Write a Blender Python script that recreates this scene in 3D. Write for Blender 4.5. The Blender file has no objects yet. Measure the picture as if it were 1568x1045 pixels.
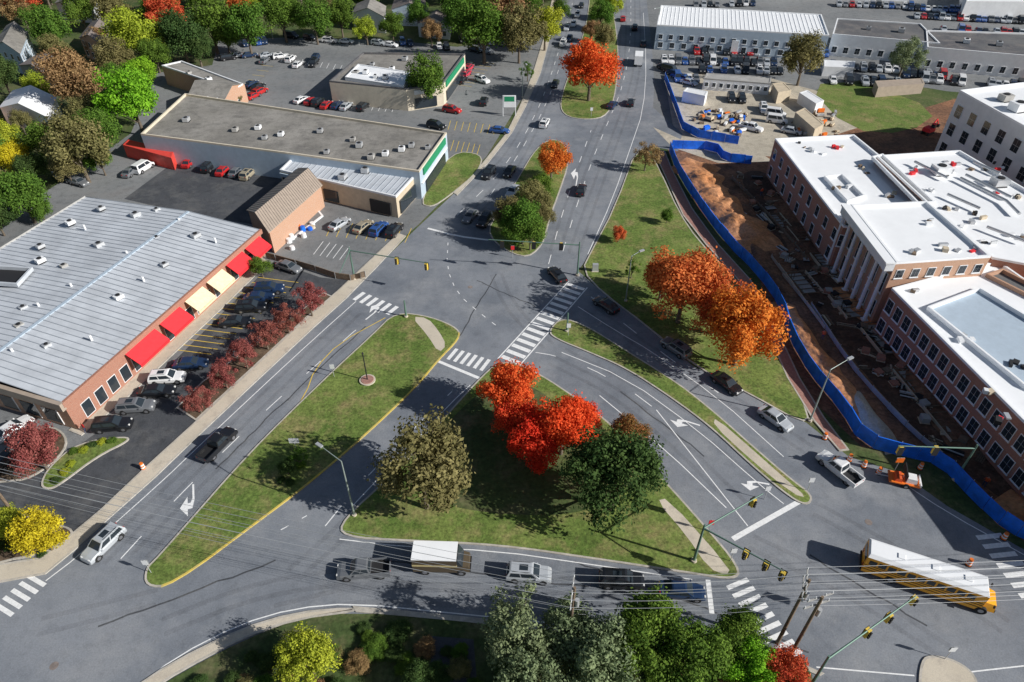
import bpy, math, random
from mathutils import Vector, Matrix, noise
random.seed(7)
R=random.random
def U(a,b): return a+(b-a)*R()
H=65.0;F=1050.0;P=math.radians(40);cp,sp=math.cos(P),math.sin(P)
# survey map: plan sheet coordinates -> ground metres
def G(u,v,h=0.):
    x=(u-784)/F;y=(v-522.5)/F;z=(H-h)/(sp+y*cp)
    return Vector((x*z,z*(cp-y*sp)))
def mpp(v,h=0.): return (H-h)/(sp+(v-522.5)/F*cp)/F
C=bpy.context.scene.collection
# ---------------- materials
def newmat(name):
    m=bpy.data.materials.new(name);m.use_nodes=True
    return m,m.node_tree.nodes,m.node_tree.links,m.node_tree.nodes['Principled BSDF']
def mat(name,col,rough=.8,metal=0.,var=0.,scale=1.,bump=0.,col2=None,spec=None):
    m,N,L,b=newmat(name)
    b.inputs['Roughness'].default_value=rough;b.inputs['Metallic'].default_value=metal
    b.inputs['Base Color'].default_value=(*col,1)
    if spec is not None:b.inputs['Specular IOR Level'].default_value=spec
    if var or col2:
        g=N.new('ShaderNodeNewGeometry');n=N.new('ShaderNodeTexNoise');n.inputs['Scale'].default_value=scale
        n.inputs['Detail'].default_value=8;n.inputs['Roughness'].default_value=.65
        L.new(g.outputs['Position'],n.inputs['Vector'])
        r=N.new('ShaderNodeValToRGB');r.color_ramp.elements[0].position=.34;r.color_ramp.elements[1].position=.66
        c2=col2 or tuple(c*(1+var) for c in col);c1=col if col2 else tuple(c*(1-var) for c in col)
        r.color_ramp.elements[0].color=(*c1,1);r.color_ramp.elements[1].color=(*c2,1)
        L.new(n.outputs['Fac'],r.inputs['Fac']);L.new(r.outputs['Color'],b.inputs['Base Color'])
        if bump:
            bp=N.new('ShaderNodeBump');bp.inputs['Strength'].default_value=bump;bp.inputs['Distance'].default_value=.1
            L.new(n.outputs['Fac'],bp.inputs['Height']);L.new(bp.outputs['Normal'],b.inputs['Normal'])
    return m
def layered(name,cols,big,mid,fine,rough=.9,finew=.3,crack=0,bump=.3,stain=0):
    """3-colour ground: big patches, mid patches, fine speckle"""
    m,N,L,b=newmat(name);b.inputs['Roughness'].default_value=rough;b.inputs['Specular IOR Level'].default_value=.25
    g=N.new('ShaderNodeNewGeometry')
    def nz(s,d=6):
        n=N.new('ShaderNodeTexNoise');n.inputs['Scale'].default_value=s;n.inputs['Detail'].default_value=d;n.inputs['Roughness'].default_value=.7
        L.new(g.outputs['Position'],n.inputs['Vector']);return n
    def ramp(n,c1,c2,a,bb):
        r=N.new('ShaderNodeValToRGB');r.color_ramp.elements[0].position=a;r.color_ramp.elements[1].position=bb
        r.color_ramp.elements[0].color=(*c1,1);r.color_ramp.elements[1].color=(*c2,1);L.new(n.outputs['Fac'],r.inputs['Fac']);return r
    def mul(a,c):
        mm=N.new('ShaderNodeMix');mm.data_type='RGBA';mm.blend_type='MULTIPLY';mm.inputs[0].default_value=1
        L.new(a,mm.inputs[6]);L.new(c,mm.inputs[7]);return mm.outputs[2]
    r1=ramp(nz(big),cols[0],cols[1],.4,.62)
    mf=ramp(nz(mid,8),(0,0,0),(1,1,1),.48,.68)
    mx=N.new('ShaderNodeMix');mx.data_type='RGBA';L.new(mf.outputs['Color'],mx.inputs[0]);L.new(r1.outputs['Color'],mx.inputs[6]);mx.inputs[7].default_value=(*cols[2],1)
    nf=nz(fine,3);ff=ramp(nf,(1-finew,)*3,(1+finew*.6,)*3,.3,.7)
    out=mul(mx.outputs[2],ff.outputs['Color'])
    if stain:
        out=mul(out,ramp(nz(.7,4),(1-stain,)*3,(1,1,1),.3,.5).outputs['Color'])
    if crack:
        v=N.new('ShaderNodeTexVoronoi');v.feature='DISTANCE_TO_EDGE';v.inputs['Scale'].default_value=.16
        nn=nz(.35,7);ad=N.new('ShaderNodeVectorMath');ad.operation='MULTIPLY_ADD';ad.inputs[1].default_value=(9,9,9)
        L.new(nn.outputs['Color'],ad.inputs[0]);L.new(g.outputs['Position'],ad.inputs[2]);L.new(ad.outputs[0],v.inputs['Vector'])
        rr=N.new('ShaderNodeValToRGB');rr.color_ramp.elements[0].position=.0;rr.color_ramp.elements[1].position=.012
        rr.color_ramp.elements[0].color=(1-crack,)*3+(1,);rr.color_ramp.elements[1].color=(1,1,1,1);L.new(v.outputs['Distance'],rr.inputs['Fac'])
        out=mul(out,rr.outputs['Color'])
    L.new(out,b.inputs['Base Color'])
    bp=N.new('ShaderNodeBump');bp.inputs['Strength'].default_value=bump;bp.inputs['Distance'].default_value=.05
    L.new(nf.outputs['Fac'],bp.inputs['Height']);L.new(bp.outputs['Normal'],b.inputs['Normal'])
    return m
M={}
M['road']=layered('asphalt_road',[(.185,.203,.232),(.27,.287,.315),(.31,.32,.337)],.05,.11,6,finew=.16,crack=.14,stain=.14)
M['track']=layered('asphalt_worn',[(.16,.174,.198),(.24,.254,.28),(.28,.288,.303)],.05,.11,6,finew=.18,crack=.14,stain=.18)
M['lot']=layered('asphalt_lot',[(.2,.208,.213),(.29,.298,.3),(.235,.232,.23)],.04,.16,5,finew=.2,crack=.2,stain=.25)
M['lotdark']=layered('asphalt_new',[(.075,.08,.09),(.1,.105,.115),(.15,.15,.15)],.06,.2,5,finew=.2,crack=.2,stain=.3)
M['conc']=layered('concrete_path',[(.6,.53,.42),(.7,.62,.5),(.5,.44,.36)],.15,.6,8,finew=.12)
M['kerb']=layered('kerb_concrete',[(.52,.48,.41),(.62,.57,.5),(.38,.35,.3)],.3,1,8,finew=.2)
M['kerby']=layered('kerb_yellow',[(.7,.52,.1),(.75,.58,.14),(.5,.42,.22)],.3,1,8,finew=.2)
M['grass']=layered('grass',[(.125,.195,.04),(.22,.28,.07),(.33,.28,.12)],.09,.24,3,finew=.5,bump=.8,stain=.3)
M['lawn']=layered('terrain',[(.06,.095,.03),(.12,.155,.05),(.17,.15,.08)],.05,.2,2,finew=.4,bump=.8)
M['mulch']=layered('mulch',[(.1,.07,.045),(.15,.105,.07),(.2,.14,.09)],.3,.9,4,finew=.4)
M['clay']=layered('clay',[(.2,.11,.07),(.36,.18,.1),(.11,.07,.05)],.08,.22,2,finew=.45,bump=1,stain=.45)
M['mud']=layered('mud_dark',[(.09,.055,.04),(.14,.085,.06),(.2,.11,.07)],.15,.4,2,finew=.5,bump=1,stain=.4)
M['clayo']=layered('clay_orange',[(.58,.25,.1),(.72,.35,.17),(.42,.18,.085)],.2,.6,2,finew=.35,bump=1)
M['gravel']=layered('gravel',[(.5,.45,.36),(.62,.55,.44),(.4,.35,.28)],.08,.3,5,finew=.3,stain=.3)
M['brickpath']=mat('brick_path',(.38,.2,.16),.9,var=.25,scale=4)
M['white']=mat('paint_white',(.88,.88,.87),.7,var=.12,scale=3)
M['yellow']=mat('paint_yellow',(.8,.56,.08),.7,var=.15,scale=3)
M['roofwhite']=mat('membrane_white',(.95,.96,.97),.6,var=.03,scale=.4)
M['roofmetal']=mat('roof_metal',(.58,.61,.65),.5,.0,var=.15,scale=.25)
M['rib']=mat('roof_rib',(.38,.41,.45),.5,.0)
M['roofgrey']=layered('roof_gravel',[(.26,.245,.22),(.36,.34,.31),(.2,.19,.175)],.08,.3,4,finew=.2,stain=.25)
M['roofdark']=layered('roof_dark',[(.11,.11,.12),(.17,.17,.17),(.22,.2,.19)],.08,.3,4,finew=.2)
M['roofbrown']=mat('roof_brown',(.44,.36,.29),.6,var=.1,scale=1)
M['shingle']=mat('shingle',(.24,.2,.18),.9,var=.25,scale=2)
M['glass']=mat('glass',(.03,.04,.05),.08);M['steel']=mat('steel',(.6,.61,.62),.4,.4)
M['dark']=mat('dark',(.02,.02,.022),.7);M['galv']=mat('galvanised',(.35,.41,.38),.5,.3);M['wood']=mat('wood',(.2,.145,.1),.9,var=.3,scale=3)
M['greenpole']=mat('green_pole',(.14,.24,.19),.5,.2)
M['wall']=mat('wall_cream',(.68,.6,.47),.9,var=.08,scale=1);M['wallw']=mat('wall_white',(.82,.83,.84),.85,var=.06,scale=.6)
M['wallg']=mat('wall_grey',(.4,.39,.37),.9,var=.15,scale=.5);M['bluewall']=mat('siding_blue',(.45,.54,.63),.8,var=.06)
M['red']=mat('awning_red',(.85,.03,.04),.7,var=.1,scale=2);M['cream']=mat('awning_cream',(.88,.73,.47),.8,var=.1,scale=2)
M['green']=mat('sign_green',(.02,.28,.13),.5);M['blue']=mat('fence_blue',(.01,.16,.8),.5,var=.3,scale=.7)
M['orange']=mat('orange_plastic',(.9,.2,.02),.5);M['bus']=mat('bus_yellow',(.98,.44,.02),.35);M['ltred']=mat('tail_red',(.4,.01,.01),.3)
M['lamp']=mat('head_lamp',(.8,.8,.78),.2);M['tyre']=mat('tyre',(.02,.02,.02),.9);M['hub']=mat('hub',(.4,.4,.42),.3,.7)
M['containerred']=mat('container_red',(.75,.07,.05),.6,var=.1);M['tan']=mat('tan_sheet',(.62,.52,.38),.7,var=.1)
M['skin']=mat('skin',(.45,.25,.17),.6);M['hivis']=mat('hivis',(.8,.12,.03),.7);M['jeans']=mat('jeans',(.05,.07,.14),.9)
M['bark']=mat('bark',(.15,.12,.09),.95,var=.35,scale=5)
def brick(name,c1,c2,mo,s=3):
    m,N,L,b=newmat(name);b.inputs['Roughness'].default_value=.9
    t=N.new('ShaderNodeTexBrick');t.inputs['Scale'].default_value=s;t.inputs['Color1'].default_value=(*c1,1);t.inputs['Color2'].default_value=(*c2,1);t.inputs['Mortar'].default_value=(*mo,1);t.inputs['Mortar Size'].default_value=.012
    g=N.new('ShaderNodeNewGeometry');s1=N.new('ShaderNodeSeparateXYZ');L.new(g.outputs['Position'],s1.inputs[0])
    a=N.new('ShaderNodeMath');a.operation='ADD';L.new(s1.outputs[0],a.inputs[0]);L.new(s1.outputs[1],a.inputs[1])
    cb=N.new('ShaderNodeCombineXYZ');L.new(a.outputs[0],cb.inputs[0]);L.new(s1.outputs[2],cb.inputs[1]);L.new(cb.outputs[0],t.inputs['Vector'])
    L.new(t.outputs['Color'],b.inputs['Base Color']);return m
M['brick']=brick('brick',(.36,.15,.1),(.44,.2,.13),(.45,.38,.32));M['brickt']=brick('brick_tan',(.5,.28,.18),(.58,.34,.22),(.55,.48,.4))
PA={}
for k,c in dict(white=(.85,.85,.85),silver=(.55,.58,.61),grey=(.2,.21,.225),black=(.014,.015,.018),blue=(.04,.12,.38),red=(.5,.02,.02),navy=(.02,.045,.11),tan=(.45,.39,.28),pink=(.7,.05,.1),green=(.03,.09,.05)).items():
    m=mat('car_paint_'+k,c,.3,.0 if k in('white','red','black') else .2);m.node_tree.nodes['Principled BSDF'].inputs['Coat Weight'].default_value=.6;PA[k]=m
# ---------------- mesh builder
class MB:
    def __init__(s): s.v=[];s.f=[];s.m=[];s.mt=[];s.sm=[]
    def mi(s,m):
        if m not in s.mt:s.mt.append(m)
        return s.mt.index(m)
    def face(s,pts,m,sm=False):
        n=len(s.v);s.v+=[tuple(p) for p in pts];s.f.append(tuple(range(n,n+len(pts))));s.m.append(s.mi(m));s.sm.append(sm)
    def idx(s,vs,fs,m,sm=False):
        n=len(s.v);s.v+=[tuple(p) for p in vs];k=s.mi(m)
        for f in fs:s.f.append(tuple(i+n for i in f));s.m.append(k);s.sm.append(sm)
    def hexa(s,b,t,m):
        vs=list(b)+list(t);n=len(b)
        fs=[tuple(reversed(range(n))),tuple(range(n,2*n))]+[(i,(i+1)%n,n+(i+1)%n,n+i) for i in range(n)]
        s.idx(vs,fs,m)
    def box(s,x0,x1,y0,y1,z0,z1,m,ins=0):
        s.hexa([(x0,y0,z0),(x1,y0,z0),(x1,y1,z0),(x0,y1,z0)],[(x0+ins,y0+ins,z1),(x1-ins,y0+ins,z1),(x1-ins,y1-ins,z1),(x0+ins,y1-ins,z1)],m)
    def obox(s,p,d,n,a0,a1,b0,b1,z0,z1,m):
        q=[p+d*a0+n*b0,p+d*a1+n*b0,p+d*a1+n*b1,p+d*a0+n*b1]
        if d.x*n.y-d.y*n.x<0:q.reverse()
        s.hexa([(k.x,k.y,z0) for k in q],[(k.x,k.y,z1) for k in q],m)
    def tube(s,a,b,r0,r1,m,n=8,sm=True,cap=True):
        a=Vector(a);b=Vector(b);d=(b-a).normalized();x=d.orthogonal().normalized();y=d.cross(x)
        vs=[a+(x*math.cos(t)+y*math.sin(t))*r0 for t in [i*2*math.pi/n for i in range(n)]]+[b+(x*math.cos(t)+y*math.sin(t))*r1 for t in [i*2*math.pi/n for i in range(n)]]
        s.idx(vs,[(i,(i+1)%n,n+(i+1)%n,n+i) for i in range(n)],m,sm)
        if cap:s.idx(vs,[tuple(reversed(range(n))),tuple(range(n,2*n))],m)
    def mesh(s,name):
        me=bpy.data.meshes.new(name);me.from_pydata(s.v,[],s.f)
        for m in s.mt:me.materials.append(m)
        me.polygons.foreach_set('material_index',s.m);me.polygons.foreach_set('use_smooth',s.sm);me.update();return me
    def obj(s,name,loc=(0,0,0),rz=0.): return inst(s.mesh(name),name,loc,rz)
def inst(me,name,loc,rz=0.,sc=(1,1,1)):
    o=bpy.data.objects.new(name,me);o.location=loc;o.rotation_euler=(0,0,rz);o.scale=sc;C.objects.link(o);return o
def area(p): return sum(p[i].x*p[(i+1)%len(p)].y-p[(i+1)%len(p)].x*p[i].y for i in range(len(p)))/2
def ccw(p): return p if area(p)>0 else p[::-1]
def chaik(p,it=2,closed=True):
    for _ in range(it):
        q=[];n=len(p)
        for i in range(n if closed else n-1):
            a,b=p[i],p[(i+1)%n];q+=[a*.75+b*.25,a*.25+b*.75]
        if not closed:q=[p[0]]+q+[p[-1]]
        p=q
    return p
def offset(p,d):
    n=len(p);o=[]
    for i in range(n):
        a,b,c=p[i-1],p[i],p[(i+1)%n];e1=(b-a);e2=(c-b)
        if e1.length<1e-6 or e2.length<1e-6:o.append(b.copy());continue
        e1.normalize();e2.normalize();n1=Vector((-e1.y,e1.x));n2=Vector((-e2.y,e2.x));k=n1+n2
        k=k/max(k.length_squared/2,.35) if k.length>1e-3 else n1
        o.append(b+k*d)
    return o
def px(l,h=0.): return [G(u,v,h) for u,v in l]
def sheet(name,l,z,m,it=0):
    p=ccw(px(l)); p=chaik(p,it) if it else p
    b=MB();b.face([(q.x,q.y,z) for q in p],m);return b.obj(name)
def island(name,l,top,h=.13,it=2,kw=.22,yel=None,km='kerb'):
    p=chaik(ccw(px(l)),it);q=offset(p,kw);b=MB();n=len(p)
    for i in range(n):
        j=(i+1)%n;e=p[j]-p[i];mm=M['kerby'] if yel and yel(e.normalized().y,-e.normalized().x) else M[km]
        b.face([(p[i].x,p[i].y,0),(p[j].x,p[j].y,0),(p[j].x,p[j].y,h),(p[i].x,p[i].y,h)],mm)
        b.face([(p[i].x,p[i].y,h),(p[j].x,p[j].y,h),(q[j].x,q[j].y,h),(q[i].x,q[i].y,h)],mm)
    b.face([(k.x,k.y,h) for k in q],M[top]);return b.obj(name)
def ribbon(b,p,w,z,m,dash=None,z0=None):
    acc=0
    for i in range(len(p)-1):
        a,c=p[i],p[i+1];d=c-a;L=d.length
        if L<1e-6:continue
        d/=L;n=Vector((-d.y,d.x))*w/2
        t=0
        while t<L-1e-4:
            if dash:
                per=dash[0]+dash[1];ph=acc%per;on=ph<dash[0]-1e-6;st=min((dash[0]-ph) if on else per-ph,L-t)
                st=max(st,.01)
            else: on=True;st=L-t
            if on:
                s0=a+d*t;s1=a+d*(t+st)
                b.face([(s0.x-n.x,s0.y-n.y,z),(s1.x-n.x,s1.y-n.y,z),(s1.x+n.x,s1.y+n.y,z),(s0.x+n.x,s0.y+n.y,z)],m)
            t+=st;acc+=st
def strip(b,c,w,off,z,m):
    # mitred strip that shares its corner points: no overlapping quads
    L=[];Rr=[]
    for i,p in enumerate(c):
        d=(c[min(i+1,len(c)-1)]-c[max(i-1,0)]).normalized();n=Vector((-d.y,d.x));L.append(p+n*(off+w/2));Rr.append(p+n*(off-w/2))
    for i in range(len(c)-1):
        b.face([(Rr[i].x,Rr[i].y,z),(Rr[i+1].x,Rr[i+1].y,z),(L[i+1].x,L[i+1].y,z),(L[i].x,L[i].y,z)],m)
# ---------------- ground
g=MB();g.face([(-3000,-800,0),(3000,-800,0),(3000,4000,0),(-3000,4000,0)],M['lawn']);g.obj('ground')
sheet('parking_lot',[(-350,930),(0,890),(110,830),(300,660),(520,450),(640,345),(745,240),(800,150),(842,50),(800,58),(700,72),(600,62),(430,58),(335,62),(325,100),(240,112),(200,205),(120,262),(60,300),(-350,420)],.004,M['lot'])
sheet('car_park_asphalt',[(-120,800),(-60,700),(110,690),(180,640),(420,400),(490,425),(535,430),(300,655),(215,735),(90,832),(0,868),(-120,880)],.009,M['lotdark'])
sheet('yard_asphalt',[(190,305),(262,252),(440,262),(470,262),(395,345),(300,330)],.009,M['lotdark'])
sheet('road',[(-400,1150),(-400,960),(0,880),(70,868),(115,838),(165,793),(240,726),(300,668),(400,576),(480,500),(575,410),(640,348),(700,292),(745,244),(783,196),(805,156),(828,106),(842,56),(855,0),(868,-80),(880,-160),(975,-160),(985,-80),(990,0),(998,70),(1002,130),(1000,165),(1045,205),(1038,232),(1000,225),(968,262),(935,330),(900,395),(885,415),(925,450),(990,500),(1060,560),(1150,606),(1235,648),(1300,700),(1380,725),(1450,775),(1568,842),(1800,970),(1800,1300),(900,1300),(160,1300),(60,1150)],.014,M['road'])
sheet('side_street',[(985,190),(1030,205),(1060,130),(1240,140),(1330,120),(1450,140),(1568,150),(1900,180),(1900,-60),(985,-60)],.006,M['lot'])
sheet('gravel_yard',[(1016,112),(1150,112),(1290,150),(1420,170),(1440,230),(1180,250),(1045,222),(1030,190)],.010,M['gravel'])
sheet('construction_ground',[(1020,225),(1180,240),(1300,200),(1568,120),(1900,300),(1900,1000),(1568,830),(1440,705),(1320,685),(1250,620),(1200,530),(1160,420),(1110,370),(1070,320)],.0125,M['clay'])
sheet('excavation_mud',[(1130,262),(1180,262),(1240,330),(1300,420),(1350,500),(1450,610),(1568,740),(1640,830),(1568,790),(1480,725),(1400,660),(1330,580),(1250,480),(1215,400),(1150,310)],.0175,M['mud'],2)
sheet('access_road',[(1000,195),(1045,215),(1160,232),(1185,248),(1100,250),(1030,226)],.0205,M['gravel'])
OUT=lambda l,n='grass_verge',m='grass',**k: island(n,l,m,**k)
OUT([(975,225),(1000,240),(1015,270),(1040,325),(1070,370),(1130,430),(1180,500),(1200,560),(1243,640),(1225,648),(1150,606),(1060,560),(990,500),(925,452),(890,415),(905,385),(940,320)],it=1)
island('pavement',[(1000,232),(1018,232),(1030,262),(1060,320),(1100,375),(1150,430),(1190,505),(1225,580),(1262,640),(1300,690),(1285,692),(1245,645),(1205,580),(1170,500),(1130,430),(1080,375),(1045,330),(1018,270)],'brickpath',h=.15,it=0)
island('grass_verge',[(640,310),(690,232),(740,236),(735,262),(690,300),(660,320)],'grass')
sheet('grass',[(1235,130),(1320,125),(1440,170),(1390,205),(1300,200)],.0235,M['grass'],1)
island('central_reservation',[(742,362),(800,400),(832,378),(842,335),(858,292),(872,250),(868,222),(845,212),(820,228),(795,270),(762,325)],'grass')
island('central_reservation',[(857,150),(860,178),(900,185),(932,178),(944,140),(948,80),(940,20),(930,-60),(905,-60),(902,20),(885,80)],'grass')
Y=lambda nx,ny: nx>.35 and ny<.2
island('traffic_island',[(222,872),(222,900),(262,900),(400,797),(470,745),(560,668),(640,592),(672,552),(704,520),(704,504),(660,485),(605,478),(570,513),(510,568),(420,655),(360,718),(290,798),(240,855)],'grass',yel=Y)
island('traffic_island',[(522,798),(522,824),(620,830),(760,836),(900,856),(1060,880),(1125,890),(1136,872),(1075,800),(1010,728),(935,648),(880,608),(830,575),(790,556),(762,556),(740,574),(690,628),(650,676),(600,728)],'grass')
island('traffic_island',[(838,508),(860,486),(900,500),(960,538),(1040,588),(1095,632),(1160,690),(1210,733),(1246,760),(1238,776),(1212,766),(1150,714),(1090,657),(1030,612),(960,566),(900,540),(850,520)],'grass')
def slab(name,l,z,m='conc',it=1): return sheet(name,l,z,M[m],it)
slab('concrete_apron',[(630,486),(655,488),(672,508),(684,530),(672,542),(655,515)],.134)
slab('concrete_apron',[(1095,640),(1160,697),(1205,737),(1236,764),(1214,758),(1150,706),(1092,652)],.134)
slab('footpath',[(1005,768),(1022,764),(1118,872),(1112,882),(1085,872),(1050,820)],.134)
sheet('mulch_bed',[(640,700),(730,600),(800,580),(880,640),(960,740),(900,790),(760,790),(660,770)],.138,M['lawn'],3)
island('pavement',[(-250,905),(0,864),(62,855),(105,822),(152,783),(225,714),(290,655),(390,562),(470,487),(520,443),(560,405),(610,358),(622,362),(575,412),(530,458),(480,503),(400,578),(300,672),(240,730),(165,797),(115,843),(70,880),(0,893),(-250,945)],'conc',it=0,h=.12)
island('planting_strip',[(270,625),(310,585),(400,520),(480,462),(495,448),(510,455),(470,487),(390,562),(300,645)],'mulch',it=0,h=.11)
island('pavement',[(735,255),(775,205),(795,165),(815,115),(832,60),(845,0),(855,0),(842,60),(828,112),(806,162),(784,204),(746,252),(700,300),(694,296)],'conc',it=0,h=.125)
island('pavement',[(195,1060),(262,1015),(365,964),(450,938),(540,930),(545,938),(455,950),(372,978),(275,1030),(230,1060)],'conc',it=1,h=.12)
sheet('planting_bed',[(230,1300),(230,1062),(280,1030),(375,980),(455,950),(545,938),(700,950),(850,966),(1000,982),(1180,1004),(1260,1035),(1270,1300)],.10,M['lawn'],1)
island('kerb_edge',[(540,929),(700,944),(850,960),(1000,976),(1180,998),(1262,1032),(1255,1036),(1180,1006),(1000,984),(850,968),(700,952),(545,938)],'kerb',it=0,h=.13)
sheet('paved_yard',[(660,975),(725,980),(735,1100),(660,1100)],.108,M['lotdark'])
island('traffic_island',[(1408,1010),(1428,1003),(1465,1012),(1495,1035),(1500,1070),(1405,1070)],'conc')
island('planting_bed',[(60,745),(75,715),(120,678),(195,668),(200,676),(150,700),(95,742),(75,752)],'grass')
island('planting_bed',[(-60,745),(0,715),(60,650),(100,660),(105,690),(50,735),(0,740)],'mulch')
island('grass_verge',[(-120,905),(-100,800),(0,775),(75,800),(120,812),(95,835),(55,852),(0,862)],'mulch')
island('pavement',[(105,660),(180,600),(400,395),(412,402),(335,478),(195,610),(125,668)],'conc',it=0)
# ---------------- worn wheel tracks
tk=MB();kk=0
for l in ([(150,860),(230,780),(300,715),(400,615),(470,548),(545,478)],[(215,850),(300,765),(420,645),(500,570),(560,515)],[(700,305),(760,248),(795,195),(822,130),(845,60),(860,0)],[(720,335),(785,262),(822,190),(846,120),(866,40),(880,-20)],[(850,385),(870,320),(895,250),(922,185),(950,120),(955,50),(955,-20)],[(878,390),(900,325),(926,255),(950,190),(975,120),(977,50),(975,-20)],[(870,530),(960,575),(1060,645),(1150,715),(1190,760)],[(845,552),(940,598),(1030,672),(1140,780)],[(900,470),(970,520),(1060,580),(1150,630),(1240,690)],[(250,960),(400,900),(560,880),(700,885),(850,895),(1050,915)],[(420,940),(560,905),(720,918),(900,935),(1080,955)],[(450,880),(540,800),(610,710),(680,640),(720,605)],[(1150,830),(1300,900),(1450,1000)],[(1250,780),(1380,850),(1540,960)],[(60,960),(160,935),(240,915)],[(760,420),(780,470),(840,530)]):
    c=chaik(px(l),2,False)
    for s in(-.85,.85):
        strip(tk,c,.55,s,.0158+.00014*kk,M['track']);kk+=1
tk.obj('wheel_track_wear')
# ---------------- markings
mk=MB();W=M['white'];Z=.026
def ln(l,w=.13,m=None,dash=None,z=Z,it=1): ribbon(mk,chaik(px(l),it,False),w,z,m or W,dash)
D=(3,5);DD=(.9,1.6)
ln([(185,856),(262,772),(330,704),(395,640),(470,572),(560,492),(595,468)],dash=D)
ln([(70,890),(120,852),(250,736),(300,688),(400,594),(480,520),(545,462)])
ln([(345,735),(440,640),(468,605),(482,565),(520,525),(590,487)],m=M['yellow'])
ln([(700,330),(760,272),(800,215),(832,150),(852,90),(874,20),(890,-60)],dash=D)
ln([(655,350),(700,362),(748,368)],w=.5)
ln([(686,372),(684,410),(700,450),(735,480),(765,503)],dash=DD)
ln([(750,300),(790,245),(835,165),(858,100)],dash=D)
ln([(862,385),(880,325),(905,250),(930,190),(955,130),(966,60),(966,0),(965,-80)],dash=D)
ln([(840,405),(860,330),(885,255),(905,200)],dash=D)
ln([(900,390),(938,305),(966,225),(985,170),(990,100),(985,20)])
ln([(820,540),(850,545),(900,562),(965,598),(1005,628)],dash=D)
ln([(1005,628),(1145,806)]);ln([(918,606),(1020,690),(1112,778)])
ln([(860,540),(960,580),(1070,660),(1160,740),(1200,772)],w=.12)
ln([(1228,766),(1122,826)],w=.6)
ln([(905,455),(960,500),(1040,560),(1100,602)],dash=D)
ln([(885,470),(940,505),(1000,540),(1100,610),(1200,700)],w=.12)
ln([(498,806),(545,748),(600,692),(650,640),(692,600)],dash=D)
ln([(672,554),(742,583)],w=.5)
ln([(720,590),(690,618),(640,672),(590,722),(540,775)],w=.12)
ln([(200,1060),(270,1006),(365,957),(450,932),(540,924),(700,940),(850,955),(1000,971),(1110,985)])
ln([(1084,888),(1090,940)],w=.5)
ln([(520,826),(620,838),(760,844),(900,864),(1060,888)],m=W,w=.12)
ln([(1250,1022),(1400,1035)]);ln([(1480,1030),(1568,1020)]);ln([(1375,735),(1450,785),(1568,850)])
ln([(430,812),(470,790)],dash=DD)
def cross(a,b,w,n,rails=False):
    p,q=G(*a),G(*b);d=(q-p);L=d.length;d/=L;nn=Vector((-d.y,d.x));bw=L/n*.5
    for i in range(n):
        c=p+d*(L*(i+.5)/n);mk.face([(*(c-d*bw/2-nn*w/2),Z+.003),(*(c+d*bw/2-nn*w/2),Z+.003),(*(c+d*bw/2+nn*w/2),Z+.003),(*(c-d*bw/2+nn*w/2),Z+.003)],W)
    if rails:
        for s in(-1,1):ribbon(mk,[p+nn*s*(w/2+.2),q+nn*s*(w/2+.2)],.2,Z+.001,W)
cross((545,452),(606,478),2.4,6);cross((688,541),(748,561),2.6,6);cross((778,556),(885,436),3.0,15,True)
cross((1125,888),(1215,1012),2.6,9);cross((1510,815),(1600,935),3,8);cross((0,940),(62,884),2.6,5)
def arrow(a,b,turn):
    p,q=G(*a),G(*b);d=(q-p).normalized();L=(q-p).length;n=Vector((-d.y,d.x))*turn
    def f(l):
        pts=ccw([p+d*x*L+n*y for x,y in l]);mk.face([(k.x,k.y,Z+.002) for k in pts],W)
    f([(0,-.1),(.6,-.1),(.9,.15),(.9,.65),(.68,.65),(.68,.32),(.52,.12),(0,.12)]);f([(.42,.65),(1.16,.65),(.79,1.5)])
arrow((1072,652),(1034,640),1);arrow((1178,742),(1140,735),1);arrow((296,742),(297,782),-1);arrow((882,285),(886,262),1);arrow((560,490),(585,470),1)
def bays(a,b,n,dx,dy,m='yellow'):
    for i in range(n+1):
        t=i/n;u=a[0]+(b[0]-a[0])*t;v=a[1]+(b[1]-a[1])*t;ribbon(mk,px([(u,v),(u+dx,v+dy)]),.12,Z-.011,M[m])
bays((262,535),(395,425),14,62,8);bays((500,60),(620,66),12,0,7,'white');bays((430,95),(520,108),9,4,-8,'white');bays((455,160),(600,172),14,4,-9,'white')
bays((690,185),(760,192),7,-4,14);bays((695,215),(735,222),5,-5,16);bays((360,145),(400,100),6,18,2);bays((700,130),(735,95),7,22,3)
bays((500,362),(620,372),8,10,-22);bays((480,390),(520,398),4,15,-20,'white')
mk.obj('road_markings')
tp=MB()
for ii,(l,w) in enumerate([([(560,500),(430,620),(330,720)],.2),([(950,600),(1080,700)],.2),([(730,430),(820,470)],.18),([(600,860),(900,900)],.2),([(150,960),(420,860)],.2),([(1240,850),(1420,960)],.2),([(760,420),(700,520)],.18),([(880,860),(1100,940),(1240,1000)],.18)]):
    q=px(l);r=[q[0]]
    for i in range(len(q)-1):
        for j in range(1,13):r.append(q[i].lerp(q[i+1],j/12)+Vector((U(-.15,.15),U(-.15,.15))))
    strip(tp,r,w,0,.0215+.0002*ii,M['lotdark'])
tp.obj('asphalt_crack_seal')
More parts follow.
